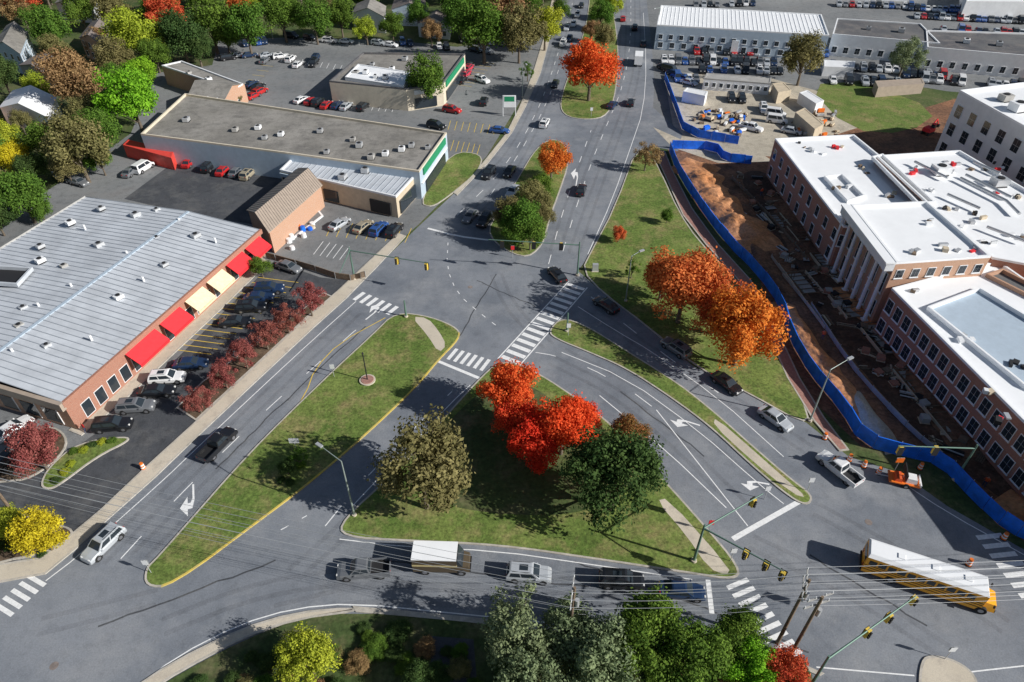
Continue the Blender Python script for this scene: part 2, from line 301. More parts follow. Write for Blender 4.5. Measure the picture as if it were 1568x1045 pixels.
# ---------------- vehicles
def loft(b,st,m,zl=.28):
    secs=[]
    for x,zt,w in st:
        secs.append([(x,-w*.9,zl),(x,-w,zl+.2),(x,-w*.99,zt*.82),(x,-w*.88,zt),(x,0,zt+.03),(x,w*.88,zt),(x,w*.99,zt*.82),(x,w,zl+.2),(x,w*.9,zl)])
    n=9
    for i in range(len(secs)-1):
        vs=secs[i]+secs[i+1];b.idx(vs,[(j,j+1,n+j+1,n+j) for j in range(n-1)],m,False)
    b.face(secs[0],m);b.face(secs[-1][::-1],m)
def cabin(b,xb0,xb1,xt0,xt1,zb,zt,wb,wt,m,split=.5):
    B=[Vector(p) for p in[(xb0,-wb,zb),(xb1,-wb,zb),(xb1,wb,zb),(xb0,wb,zb)]];T=[Vector(p) for p in[(xt0,-wt,zt),(xt1,-wt,zt),(xt1,wt,zt),(xt0,wt,zt)]]
    b.hexa(B,T,m);b.hexa(T,[(xt0+.15,-wt+.12,zt+.05),(xt1-.15,-wt+.12,zt+.05),(xt1-.15,wt-.12,zt+.05),(xt0+.15,wt-.12,zt+.05)],m)
    def pane(a,c,e,f,s0,s1,t0,t1):
        def P_(s,t): return (a.lerp(c,s)).lerp(f.lerp(e,s),t)
        q=[P_(s0,t0),P_(s1,t0),P_(s1,t1),P_(s0,t1)];nn=(q[1]-q[0]).cross(q[3]-q[0]).normalized()*.012
        b.face([k+nn for k in q],M['glass'])
    for i in range(4):
        a,c,e,f=B[i],B[(i+1)%4],T[(i+1)%4],T[i]
        if i in(1,3):pane(a,c,e,f,.06,.94,.08,.93)
        else:
            pane(a,c,e,f,.08,split-.02,.12,.88);pane(a,c,e,f,split+.02,.93,.12,.88)
def wheels(b,xs,w,r=.34):
    for x in xs:
        for s in(-1,1):
            b.tube((x,s*(w-.2),r),(x,s*(w+.02),r),r,r,M['tyre'],14);b.tube((x,s*(w+.021),r),(x,s*(w+.03),r),r*.6,r*.55,M['hub'],10)
            b.tube((x,s*(w-.12),r+.04),(x,s*(w+.006),r+.04),r+.09,r+.09,M['dark'],14)
VC={}
def vehicle(kind,col):
    if (kind,col) in VC:return VC[kind,col]
    b=MB();m=PA[col]
    if kind=='sedan':
        loft(b,[(-2.35,.7,.76),(-2.25,.9,.86),(-1.6,.97,.9),(0,.95,.91),(1.0,.93,.9),(1.9,.8,.87),(2.25,.68,.8),(2.36,.55,.7)],m);cabin(b,-1.85,1.05,-1.15,.3,.93,1.4,.82,.62,m);wheels(b,(-1.4,1.42),.88);L,w=2.33,.62;z=.72
    elif kind=='suv':
        loft(b,[(-2.35,.95,.84),(-2.28,1.05,.9),(0,1.08,.93),(1.05,1.06,.92),(1.95,.98,.9),(2.28,.85,.84),(2.36,.6,.76)],m);cabin(b,-2.28,1.15,-2.0,.4,1.06,1.66,.86,.7,m,.45);wheels(b,(-1.4,1.45),.9,.37);L,w=2.33,.66;z=.85
        for s in(-1,1):b.tube((-1.7,s*.6,1.75),(.1,s*.6,1.75),.025,.025,M['dark'],5)
        b.box(-1.0,-.1,-.35,.35,1.712,1.722,M['glass'])
    elif kind=='van':
        loft(b,[(-2.5,1.1,.9),(0,1.15,.95),(1.3,1.12,.93),(2.1,.95,.88),(2.45,.65,.78)],m);cabin(b,-2.45,1.6,-2.35,.85,1.12,2.0,.9,.78,m,.62);wheels(b,(-1.55,1.5),.92,.36);L,w=2.44,.66;z=.8
    elif kind=='pickup':
        loft(b,[(-.75,1.12,.95),(.9,1.1,.95),(1.3,1.08,.94),(2.3,1.0,.93),(2.7,.88,.88),(2.8,.6,.8)],m)
        b.box(-2.8,-.752,-.95,.95,.45,.62,m);
        for s in(-1,1):b.box(-2.8,-.752,min(s*.95,s*.83),max(s*.95,s*.83),.62,1.12,m)
        b.box(-2.8,-2.7,-.828,.828,.621,1.1,m);b.box(-2.69,-.76,-.825,.825,.622,.64,M['dark'])
        cabin(b,-.74,1.35,-.55,.7,1.1,1.78,.86,.7,m,.5);wheels(b,(-1.75,1.75),.92,.4);L,w=2.78,.7;z=.85
    for s in(-1,1):
        b.box(L-.2,L-.02,min(s*w,s*(w-.28)),max(s*w,s*(w-.28)),z-.1,z+.06,M['lamp'],.02)
        b.box(-L-.03,-L+.06,min(s*w,s*(w-.2)),max(s*w,s*(w-.2)),z,z+.18,M['ltred'])
        y0,y1=(.9,1.06) if s>0 else(-1.06,-.9);b.box(.75,.9,y0,y1,.95,1.1,m)
    VC[kind,col]=b.mesh(kind+'_'+col);return VC[kind,col]
def hd(u,v,du,dv):
    d=G(u+du,v+dv)-G(u,v);return math.atan2(d.y,d.x)
def car(u,v,du,dv,kind='sedan',col='black',name='parked_car'):
    p=G(u,v,.7);nm=name
    if kind=='pickup':nm='pickup_truck'
    if kind=='van':nm='van'
    inst(vehicle(kind,col),nm,(p.x,p.y,.02),hd(u,v,du,dv))
for a in [(158,832,-50,48,'suv','silver'),(333,680,40,-40,'pickup','black'),(853,420,-16,-18,'sedan','black'),(928,466,-30,-20,'sedan','black'),(1035,532,-30,-20,'suv','grey'),(1113,586,32,23,'sedan','black'),(1188,640,34,24,'sedan','silver'),(1285,717,-38,-30,'pickup','white'),(557,872,-40,3,'pickup','grey'),(810,878,40,3,'suv','silver'),(952,888,40,3,'suv','black'),(1045,904,40,4,'sedan','navy'),(720,330,-12,14,'sedan','grey'),(742,337,-12,16,'suv','black'),(748,265,-10,12,'suv','black'),(785,292,-10,13,'sedan','silver'),(780,262,-9,12,'sedan','black'),(890,290,6,-20,'sedan','black'),(834,188,8,-14,'suv','white'),(765,199,30,3,'sedan','blue'),(862,66,-5,12,'suv','white'),(868,42,-4,10,'sedan','silver'),(878,36,-4,12,'sedan','white'),(890,8,-3,10,'sedan','black'),(966,156,4,-16,'sedan','black'),(954,28,1,-12,'sedan','red'),(972,42,1,-12,'suv','black'),(938,160,10,-10,'sedan','navy'),(985,66,1,-12,'sedan','black'),(850,128,-6,12,'sedan','black'),(884,22,-3,10,'suv','white'),(872,58,-4,10,'sedan','navy')]: car(*a,name='car')
for a in [(256,578,45,-3,'suv','white'),(240,598,45,-3,'sedan','black'),(208,622,45,-3,'suv','grey'),(172,650,45,-4,'suv','black'),(292,556,45,-3,'sedan','navy'),(360,492,40,-2,'sedan','black'),(384,470,40,-2,'suv','black'),(396,455,40,-2,'sedan','navy'),(412,442,40,-2,'suv','navy'),(442,408,30,10,'sedan','grey'),(520,342,22,-14,'sedan','silver'),(556,346,18,-14,'sedan','tan'),(580,350,16,-16,'suv','blue'),(604,352,14,-16,'suv','black'),(290,248,15,-14,'sedan','red'),(320,255,15,-14,'suv','black'),(342,260,15,-14,'sedan','red'),(362,262,15,-14,'sedan','grey'),(380,266,15,-14,'suv','tan'),(220,256,20,-12,'van','white'),(100,272,20,6,'suv','black'),(120,278,20,6,'sedan','grey'),(95,265,20,6,'sedan','silver'),(445,90,10,-8,'suv','white'),(456,98,10,-8,'sedan','white'),(480,97,-8,8,'suv','black'),(482,90,-8,8,'suv','navy'),(405,92,10,-8,'sedan','grey'),(350,88,14,-2,'suv','black'),(365,84,14,-2,'sedan','silver'),(382,84,14,-2,'sedan','navy'),(410,84,14,-2,'sedan','silver'),(430,86,14,-2,'suv','white'),(446,55,14,2,'van','black'),(475,58,14,3,'suv','black'),(505,62,16,1,'suv','white'),(530,63,16,1,'sedan','white'),(580,66,16,2,'suv','silver'),(598,68,16,2,'sedan','white'),(462,152,16,-7,'sedan','white'),(487,156,10,-8,'suv','black'),(476,154,12,-8,'sedan','red'),(500,160,10,-8,'sedan','red'),(516,160,10,-8,'sedan','navy'),(530,162,10,-8,'sedan','silver'),(556,163,10,-8,'suv','black'),(692,168,18,3,'suv','red'),(741,155,4,-10,'suv','black'),(714,113,8,-8,'suv','pink'),(718,104,8,-8,'suv','pink'),(708,122,8,-8,'sedan','black'),(728,76,12,3,'sedan','black'),(745,78,12,3,'suv','silver'),(718,100,10,-6,'suv','black'),(738,122,12,4,'suv','white'),(398,140,12,-6,'suv','red'),(385,128,12,-6,'sedan','navy'),(395,132,12,-6,'sedan','black'),(388,146,12,-6,'sedan','red'),(1120,150,3,10,'suv','black'),(1136,151,3,10,'suv','black'),(1188,174,22,3,'van','white'),(1190,184,22,3,'van','white'),(1212,200,20,4,'sedan','silver'),(12,700,16,-14,'sedan','black'),(42,84,12,-4,'suv','white'),(20,655,30,-20,'sedan','white'),(200,262,15,-12,'sedan','grey'),(668,192,14,3,'suv','black'),(1150,195,20,5,'pickup','white')]: car(*a)
cols=['white','silver','grey','black','navy','red','silver','blue','black','white']
def row(a,b,n,du,dv,p=.92,kinds=('sedan','suv','sedan','suv','van'),cl=cols):
    for i in range(n):
        if R()<p:
            t=(i+.5)/n;car(a[0]+(b[0]-a[0])*t+U(-1,1),a[1]+(b[1]-a[1])*t,du,dv,random.choice(kinds),random.choice(cl))
row((1012,92),(1190,96),17,2,10);row((1060,78),(1200,80),12,2,9);row((1014,100),(1060,128),6,12,3,cl=['blue','navy','silver','black']);row((1022,118),(1070,120),5,3,10,cl=['blue','grey','white'])
row((1270,122),(1380,128),9,4,10);row((1010,70),(1050,72),4,12,1);row((1270,100),(1400,108),11,3,9,.7);row((1410,120),(1568,132),14,2,9,.8)
row((1390,12),(1568,18),20,2,7);row((1400,24),(1568,32),18,2,8);row((1280,6),(1400,10),12,2,7,.7);row((1050,8),(1180,4),12,2,7,.6);row((1480,6),(1640,8),14,2,7)
row((1440,44),(1568,50),14,3,8);row((1200,78),(1270,82),6,3,9,.7);row((600,62),(690,72),8,3,8,.5);row((700,60),(790,66),6,3,8,.5);row((340,70),(430,60),9,3,9,.5)
row((1070,106),(1200,108),12,2,9,.8);row((1150,165),(1175,166),2,3,9);row((1370,112),(1450,116),7,3,9,.8)
# bus
b=MB();m=M['bus']
b.box(-5.6,4.9,-1.2,1.2,.45,2.75,m);b.hexa([(-5.6,-1.2,2.75),(4.9,-1.2,2.75),(4.9,1.2,2.75),(-5.6,1.2,2.75)],[(-5.45,-.85,3.02),(4.75,-.85,3.02),(4.75,.85,3.02),(-5.45,.85,3.02)],M['roofwhite'])
b.hexa([(4.9,-1.05,.5),(6.1,-.95,.5),(6.1,.95,.5),(4.9,1.05,.5)],[(4.9,-1.0,1.7),(6.0,-.8,1.45),(6.0,.8,1.45),(4.9,1.0,1.7)],m)
for s in(-1,1):
    for i in range(11):
        x=-5.3+i*.86;y=s*1.2;b.box(x,x+.68,min(y,y+s*.02),max(y,y+s*.02),1.75,2.4,M['glass'])
    for z in(.9,1.25,1.55):b.box(-5.6,4.85,min(s*1.2,s*1.225),max(s*1.2,s*1.225),z,z+.07,M['dark'])
b.box(4.9,4.93,-1.05,1.05,1.75,2.5,M['glass']);b.box(-5.63,-5.6,-.9,.9,1.7,2.4,M['glass']);b.box(6.1,6.16,-.9,.9,.45,.75,M['dark']);b.box(-5.75,-5.64,-1.1,1.1,.45,.7,M['dark'])
for x in(-3,0,2.8):b.box(x,x+.6,-.3,.3,3.02,3.1,M['roofwhite'])
for x in(-2.9,5.0):
    for s in(-1,1):b.tube((x,s*.9,.5),(x,s*1.24,.5),.5,.5,M['tyre'],16);b.tube((x,s*1.241,.5),(x,s*1.25,.5),.25,.25,M['hub'],10)
for s in(-1,1):b.box(6.0,6.03,min(s*.6,s*.85),max(s*.6,s*.85),1.0,1.2,M['lamp']);b.box(-5.64,-5.61,min(s*.7,s*1.0),max(s*.7,s*1.0),1.0,1.3,M['ltred']);b.box(5.6,5.7,min(s*1.15,s*1.35),max(s*1.15,s*1.35),1.6,1.9,M['dark'])
p=G(1418,882,1.5);bo=b.obj('school_bus',(p.x,p.y,.02),hd(1421,882,90,30));bo.scale=(1.05,1.05,1.05)
b=MB();bm=mat('truck_brown',(.1,.075,.045),.5);tm=mat('truck_trim',(.6,.5,.25),.6)
b.box(-2.9,1.7,-1.1,1.1,.6,2.75,bm);b.box(-2.92,1.72,-1.12,1.12,1.6,1.85,tm);b.box(-2.94,1.7,-1.14,1.14,2.75,2.85,M['roofwhite'])
b.hexa([(1.7,-1.05,.5),(3.0,-.95,.5),(3.0,.95,.5),(1.7,1.05,.5)],[(1.7,-1.05,1.6),(2.9,-.85,1.4),(2.9,.85,1.4),(1.7,1.05,1.6)],bm);b.hexa([(1.73,-1.0,1.6),(2.3,-1.0,1.55),(2.3,1.0,1.55),(1.73,1.0,1.6)],[(1.71,-1.0,2.6),(1.8,-1.0,2.6),(1.8,1.0,2.6),(1.71,1.0,2.6)],M['glass'])
wheels(b,(-1.7,2.1),1.08,.42);b.box(3.0,3.1,-.9,.9,.5,.75,M['dark'])
p=G(676,856,1.4);b.obj('delivery_truck',(p.x,p.y,.02),hd(672,852,40,1))
b=MB();b.box(-3.2,1.6,-1.1,1.1,.8,3.1,M['wallw']);b.box(1.7,3.3,-1,1,.5,2,M['wallw'],.1);b.box(3.1,3.28,-.85,.85,1.3,1.85,M['glass']);wheels(b,(-2,2.3),1.05,.42);p=G(978,90,1.5);b.obj('box_truck',(p.x,p.y,.02),hd(978,90,1,-12))
b=MB();b.box(-2,1.4,-.9,.9,.5,.65,M['orange']);b.box(-1.6,-.4,-.6,.6,.65,1.3,M['white'],.1);b.box(0,.8,-.7,.7,.65,1.1,M['hivis'],.1);b.tube((1.4,0,.5),(2.8,0,.45),.06,.06,M['steel']);b.box(-.15,-.05,-1.1,1.1,1.4,2.3,M['dark'])
b.tube((-.1,0,.65),(-.1,0,1.4),.06,.06,M['steel']);wheels(b,(-.5,),.95,.3);b.box(-2.02,-1.9,-.9,.9,.65,1.0,M['white'])
p=G(1380,733,.6);b.obj('work_trailer',(p.x,p.y,.02),hd(1380,733,-36,-8))
# ---------------- buildings
def ac(b,p,z,s=1.,rz=.3,tall=.9):
    d=Vector((math.cos(rz),math.sin(rz)));n=Vector((-d.y,d.x));s*=U(.75,1.15)
    b.obox(p,d,n,-.9*s,.9*s,-.7*s,.7*s,z+.15,z+tall*s+.15,M['steel'] if R()<.5 else M['wallg'] if R()<.5 else M['wallw']);b.obox(p,d,n,-.7*s,.7*s,-.8*s,.8*s,z,z+.15,M['dark'])
    b.tube((p.x,p.y,z+tall*s+.15),(p.x,p.y,z+tall*s+.3),.45*s,.45*s,M['dark'],10)
def windows(b,p,q,n,z0,z1,w,sgn,frame='wallw'):
    d=q-p;L=d.length;d/=L;nn=Vector((d.y,-d.x))*sgn
    for i in range(n):
        c=L*(i+.5)/n
        b.obox(p,d,nn,c-w/2-.07,c+w/2+.07,0.0,.08,z0-.1,z1+.1,M[frame]);b.obox(p,d,nn,c-w/2-.15,c+w/2+.15,0.0,.16,z0-.22,z0-.1,M[frame])
        for k in(0,1):b.obox(p,d,nn,c-w/2+k*w/2+.02,c+k*w/2-.02,.08,.1,z0,z0+(z1-z0)*.49,M['glass']);b.obox(p,d,nn,c-w/2+k*w/2+.02,c+k*w/2-.02,.08,.1,z0+(z1-z0)*.51,z1,M['glass'])
def building(name,l,h,wall,roof,par=.4,pm='wallw',win=(),acs=(),extra=None,pw=.35,acs_s=1.,band=None):
    p=[G(u,v,h) for u,v in l];sgn=1 if area(p)>0 else -1;b=MB();n=len(p)
    q=offset(p,pw*sgn)
    for i in range(n):
        j=(i+1)%n
        def qf(a,bb,z0,z1,m):
            f=[(a.x,a.y,z0),(bb.x,bb.y,z0),(bb.x,bb.y,z1),(a.x,a.y,z1)];b.face(f if sgn>0 else f[::-1],M[m])
        qf(p[i],p[j],0,h-.35,wall);qf(p[i],p[j],h-.35,h,pm)
        f=[(p[i].x,p[i].y,h),(p[j].x,p[j].y,h),(q[j].x,q[j].y,h),(q[i].x,q[i].y,h)];b.face(f if sgn>0 else f[::-1],M[pm])
        qf(q[j],q[i],h-par,h,pm)
    r=[(k.x,k.y,h-par) for k in q];b.face(r if sgn>0 else r[::-1],M[roof])
    for e,k,z0,z1,w in win: windows(b,p[e],p[(e+1)%n],k,z0,z1,w,sgn)
    rz=math.atan2((p[1]-p[0]).y,(p[1]-p[0]).x)
    for u,v in acs: ac(b,G(u,v,h),h-par,acs_s,rz)
    if extra: extra(b,p,sgn,h)
    return b.obj(name)
def lerp(a,b,t): return a+(b-a)*t
A,B_,C_=G(130,300,5),G(397,352,5),G(94,616,5);D_=A+C_-B_
b=MB();hh=5.
rd=.62;R0=A.lerp(B_,rd);R1=D_.lerp(C_,rd)
def v3(p,z): return Vector((p.x,p.y,z))
for a,c,m_ in((B_,C_,'brick'),(C_,D_,'brickt'),(D_,A,'wallg'),(A,B_,'wallg')):
    b.face([v3(c,0),v3(a,0),v3(a,hh-.02),v3(c,hh-.02)],M[m_])
def slope(a,c,e,f,z0,z1):
    q=[v3(a,z0),v3(c,z0),v3(e,z1),v3(f,z1)]
    b.face(q,M['roofmetal'])
    n=int((c-a).length/1.0)
    for i in range(n+1):
        s=q[0].lerp(q[1],i/n);t=q[3].lerp(q[2],i/n);d=(q[1]-q[0]).normalized()*.05
        up=Vector((0,0,.09));b.hexa([s-d,s+d,t+d,t-d],[s-d+up,s+d+up,t+d+up,t-d+up],M['rib'])
slope(B_,C_,R1,R0,hh,hh+.9);slope(D_,A,R0,R1,hh-.3,hh+.9)
dd=(R1-R0).normalized();nn=Vector((-dd.y,dd.x));L=(R1-R0).length
b.obox(R0,dd,nn,0,L,-.25,.25,hh+.9,hh+1.0,M['bluewall'])
d=(C_-B_);L=d.length;d.normalize();n=Vector((-d.y,d.x));n=n if n.x>0 else -n
b.obox(B_,d,n,-.2,L+.2,0.002,.35,hh-.75,hh+.05,M['brick'])
d2=(D_-C_).normalized();n2=Vector((-d2.y,d2.x));n2=n2 if n2.y<0 else -n2
b.obox(C_,d2,n2,-.3,(D_-C_).length,0.002,.6,hh-1.1,hh+.06,M['roofbrown'])
for i in range(9):
    s=2+i*3.6;b.obox(C_,d2,n2,s,s+2.6,.01,.06,.5,2.8,M['glass']);b.obox(C_,d2,n2,s-.12,s,.01,.1,.4,3,M['wallw'])
for i in range(18):
    s=1+i*(L-2)/18;b.obox(B_,d,n,s,s+(L-2)/18-.9,.031,.05,.5,2.7,M['glass']);b.obox(B_,d,n,s-.08,s+(L-2)/18-.82,.005,.03,.4,2.8,M['wallw'])
for t0,t1,mm in((.02,.115,'red'),(.135,.235,'red'),(.26,.35,'cream'),(.375,.47,'cream'),(.50,.6,'red'),(.625,.76,'red')):
    a,c=B_+d*L*t0,B_+d*L*t1;e=n*2.3
    q=[v3(a+n*.36,4.3),v3(c+n*.36,4.3),v3(c+e,2.9),v3(a+e,2.9)];b.hexa([k-Vector((0,0,.08)) for k in q],q,M[mm]);b.hexa([q[3]-Vector((0,0,.45)),q[2]-Vector((0,0,.45)),q[2]-v3(n*.05,.45),q[3]-v3(n*.05,.45)],[q[3],q[2],q[2]-v3(n*.05,0),q[3]-v3(n*.05,0)],M[mm])
for u,v in [(62,378),(108,342),(155,320),(208,330),(240,322),(98,408),(152,376),(240,365),(300,362),(182,456),(252,406),(36,472),(72,530),(62,400),(30,500)]: ac(b,G(u,v,5.6),5.35,.7,1.0,.8)
for u,v in [(110,440),(195,390),(275,340),(140,520),(60,470),(220,430),(20,540),(130,350),(330,370)]:
    p=G(u,v,5.6);b.tube((p.x,p.y,5.4),(p.x,p.y,6.3),.18,.18,M['wallw'])
b.obj('shop_building')
def sign(e,t0,t1,z0,z1,m):
    def f(b,p,sgn,h):
        a,c=p[e],p[(e+1)%len(p)];d=(c-a);L=d.length;d/=L;b.obox(a,d,Vector((d.y,-d.x))*sgn,L*t0,L*t1,.01,.3,z0,z1,M[m])
    return f
def multi(*fs):
    return lambda *a:[f(*a) for f in fs]
building('retail_building',[(215,205),(283,143),(684,203),(642,262),(455,236)],6,'bluewall','roofgrey',.5,'wall',win=[],acs=[(285,183),(360,198),(395,195),(430,205),(490,200),(540,213),(550,222),(500,232),(568,240),(615,228),(630,222),(405,210),(590,235),(655,225)],extra=multi(sign(2,.1,.9,4.3,5.6,'green'),sign(2,.15,.85,.3,2.6,'glass'),sign(2,.05,.97,3.0,3.2,'wallw')),acs_s=.75)
def ribs_extra(m='rib',e0=0,e1=2,step=1.2):
    def f(b,p,sgn,h):
        a,c,e,g_=p[0],p[1],p[2],p[3];n=int((e-c).length/step)
        for i in range(1,n):
            s=v3(a.lerp(g_,i/n),h-.3);t=v3(c.lerp(e,i/n),h-.3);d=(s-t).cross(Vector((0,0,1))).normalized()*.06;up=Vector((0,0,.08))
            b.hexa([s-d,s+d,t+d,t-d],[s-d+up,s+d+up,t+d+up,t-d+up],M[m])
    return f
building('shop_building',[(428,260),(455,234),(640,264),(606,301)],4.5,'tan','roofmetal',.3,'wallw',extra=multi(ribs_extra(),sign(3,.05,.22,.3,2.8,'dark'),sign(3,.5,.62,.3,2.6,'glass'),sign(3,.7,.98,.5,3.0,'glass'),sign(3,.68,1.,3.2,3.9,'bluewall'),sign(2,.1,.9,.4,3,'glass')),acs=[(525,272),(560,262)])
def gable(name,l,h,rise,wall,roof,over=.3,ax=0,win=0,ribs=None):
    p=[G(u,v,h) for u,v in l]
    if ax:p=p[1:]+p[:1]
    if area(p)<0:p=[p[1],p[0],p[3],p[2]]
    b=MB();q=offset(p,-over)
    for i in range(4):b.face([v3(p[i],0),v3(p[(i+1)%4],0),v3(p[(i+1)%4],h),v3(p[i],h)],M[wall])
    r0=(q[1]+q[2])/2;r1=(q[3]+q[0])/2;g0=(p[1]+p[2])/2;g1=(p[3]+p[0])/2
    b.face([v3(p[1],h),v3(p[2],h),v3(g0,h+rise)],M[wall]);b.face([v3(p[3],h),v3(p[0],h),v3(g1,h+rise)],M[wall])
    for s in([q[0],q[1],r0,r1],[q[2],q[3],r1,r0]):
        qq=[v3(s[0],h-.1),v3(s[1],h-.1),v3(s[2],h+rise+.03),v3(s[3],h+rise+.03)];b.hexa(qq,[k+Vector((0,0,.12)) for k in qq],M[roof])
        if ribs:
            n=int((qq[1]-qq[0]).length/ribs)
            for i in range(n+1):
                a=qq[0].lerp(qq[1],i/n);c=qq[3].lerp(qq[2],i/n);d=(qq[1]-qq[0]).normalized()*.03;up=Vector((0,0,.18));b.hexa([a-d,a+d,c+d,c-d],[a-d+up,a+d+up,c+d+up,c-d+up],M['shingle'])
    for e in range(4):
        L=(p[(e+1)%4]-p[e]).length
        if win:windows(b,p[e],p[(e+1)%4],max(1,int(L/3)),1,2.3,1.,1)
        if win and h>5:windows(b,p[e],p[(e+1)%4],max(1,int(L/3)),3.7,5,1.,1)
    b.obj(name)
gable('brick_building',[(380,322),(456,260),(491,284),(412,354)],4.5,1.6,'brickt','roofbrown',ax=0,ribs=.6)
building('dumpster_enclosure',[(412,352),(480,312),(495,330),(440,372)],.25,'wallg','lot',.05)
building('shop_building',[(247,100),(278,93),(372,128),(335,150),(300,158),(345,132)],5,'brickt','roofgrey',.3,'wallw',acs=[(290,112),(320,122)],acs_s=.8)
gable('restaurant',[(288,150),(340,158),(374,128),(318,122)],4.5,1.8,'brickt','roofgrey',win=1)
building('pharmacy',[(504,124),(556,80),(712,82),(678,128),(622,136)],5.5,'wall','roofgrey',.5,'roofdark',acs=[(545,112),(570,98),(600,105),(620,90),(650,92),(640,110)],extra=multi(sign(2,.1,.9,3.8,5.2,'green'),sign(2,.1,.9,.4,2.8,'glass'),sign(3,.2,.8,3.8,4.8,'wallw'),sign(3,.2,.8,.4,2.8,'glass')),acs_s=.9)
building('roof_annex',[(528,118),(548,98),(628,110),(618,132)],5.9,'roofwhite','roofwhite',.2,'wallw',acs=[(560,112),(590,120),(575,118)],acs_s=.8)
building('warehouse',[(1006,38),(1012,8),(1258,22),(1270,54)],7,'bluewall','roofwhite',.3,'wallw',win=[(3,16,3.2,4.4,1.1),(3,14,.8,2.2,1.3)],extra=multi(ribs_extra('wallw'),sign(3,.02,.05,.1,4,'wallw'),sign(3,.5,.54,.1,4,'wallw')))
building('warehouse',[(1275,52),(1282,28),(1410,36),(1440,66)],6,'wallw','roofdark',.3,'wallw',win=[(3,9,1,2.6,1.3)],acs=[(1330,44),(1380,48)])
building('warehouse',[(1420,72),(1418,46),(1620,52),(1700,96)],6,'wallw','roofdark',.4,'wallw',win=[(3,14,1,2.6,1.2)],acs=[(1480,64),(1530,68)])
building('warehouse',[(1480,2),(1480,-30),(1700,-30),(1720,4)],6,'wallw','roofwhite',.3,'wallw')
building('warehouse',[(1020,-40),(1030,-70),(1380,-60),(1400,-30)],7,'wallw','roofmetal',.3,'wallw')
building('office_trailer',[(1078,120),(1082,112),(1182,118),(1180,128)],3,'wallw','wallg',.1,'wallg',win=[(3,9,1,2,.8)])
for l,h,w in(([(1218,172),(1232,165),(1262,190),(1248,198)],2.8,'tan'),([(1183,128),(1200,126),(1212,138),(1192,142)],2.8,'tan'),([(1340,124),(1412,120),(1416,128),(1345,134)],2.6,'roofbrown'),([(1262,92),(1310,94),(1308,104),(1262,102)],2.6,'wallw'),([(1046,140),(1052,134),(1084,140),(1080,147)],2.6,'wallw'),([(1224,142),(1236,138),(1262,154),(1250,159)],2.6,'wallw')):
    building('shipping_container',l,h,w,w,.06,w)
building('shipping_container',[(188,222),(196,214),(266,230),(262,242)],2.8,'containerred','containerred',.06,'containerred')
def pipes(l,h,z):
    def f(b,p,sgn,H_):
        for (u0,v0),(u1,v1) in l:
            a,c=G(u0,v0,h),G(u1,v1,h);b.tube((a.x,a.y,z),(c.x,c.y,z),.25,.25,M['steel'],8)
    return f
def junk(l,h,z):
    def f(b,p,sgn,H_):
        for u,v in l:
            for _ in range(3):
                a=G(u+U(-14,14),v+U(-6,6),h);t=U(0,1.5);d=Vector((math.cos(t),math.sin(t)));b.obox(a,d,Vector((-d.y,d.x)),-U(.2,.7),U(.2,.7),-U(.1,.4),U(.1,.4),z,z+U(.15,.6),M[random.choice(['tan','wood','red','wallw','dark','steel','steel'])])
    return f
building('brick_building',[(1187,212),(1308,206),(1350,240),(1430,312),(1303,348),(1292,346)],8,'brick','roofwhite',.5,'roofwhite',win=[(5,9,.9,2.8,1.2),(5,9,4.5,6.3,1.2),(4,1,4.3,6.3,1.2),(0,8,4.3,6.3,1.3)],extra=junk([(1250,235),(1280,228),(1330,262),(1230,225),(1355,300),(1290,290)],7.5,7.51))
def well(l,h,dz,mw,mf):
    p=ccw([G(u,v,h) for u,v in l]);b=MB();n=len(p);q=offset(p,.3)
    for i in range(n):
        j=(i+1)%n
        b.face([v3(p[i],h-.48),v3(p[j],h-.48),v3(p[j],h+.1),v3(p[i],h+.1)],M[mw]);b.face([v3(p[i],h+.1),v3(p[j],h+.1),v3(q[j],h+.1),v3(q[i],h+.1)],M[mw]);b.face([v3(q[j],h-.48),v3(q[i],h-.48),v3(q[i],h+.1),v3(q[j],h+.1)],M[mw])
    b.face([v3(k,h-.47) for k in q],M[mf]);return b
well([(1335,240),(1352,236),(1432,310),(1406,312)],9,.5,'roofwhite','roofdark').obj('roof_well')
well([(1262,270),(1290,266),(1325,300),(1298,308)],8,.5,'roofwhite','wallw').obj('roof_well')
well([(-60,404),(50,410),(26,436),(-90,428)],6.1,.5,'roofmetal','dark').obj('roof_well')
building('brick_hall',[(1303,313),(1420,308),(1518,392),(1373,402)],11,'brickt','roofwhite',.5,'roofwhite',win=[(3,6,1,3.6,1.4),(3,6,5.2,8.4,1.4),(2,6,8.3,9.6,1.1)],acs=[],extra=junk([(1420,345),(1450,380),(1480,385),(1400,390)],10.5,10.51))
b=MB();p0,p1=G(1303,313,11),G(1373,402,11);d=(p1-p0);L=d.length;d/=L;n=Vector((-d.y,d.x));n=n if n.x<0 else -n
for i in range(7):
    s=L*(.04+.92*i/6);q=p0+d*s+n*.75;b.tube((q.x,q.y,.3),(q.x,q.y,9.3),.3,.26,M['wallw'],12);b.obox(p0,d,n,s-.42,s+.42,.3,1.2,0,.3,M['wallw']);b.obox(p0,d,n,s-.42,s+.42,.3,1.2,9.3,9.5,M['wallw'])
b.obox(p0,d,n,0,L,.02,1.3,9.5,10.7,M['wallw']);b.obox(p0,d,n,-.1,L+.1,.02,1.5,10.7,10.95,M['roofwhite']);b.obj('portico')
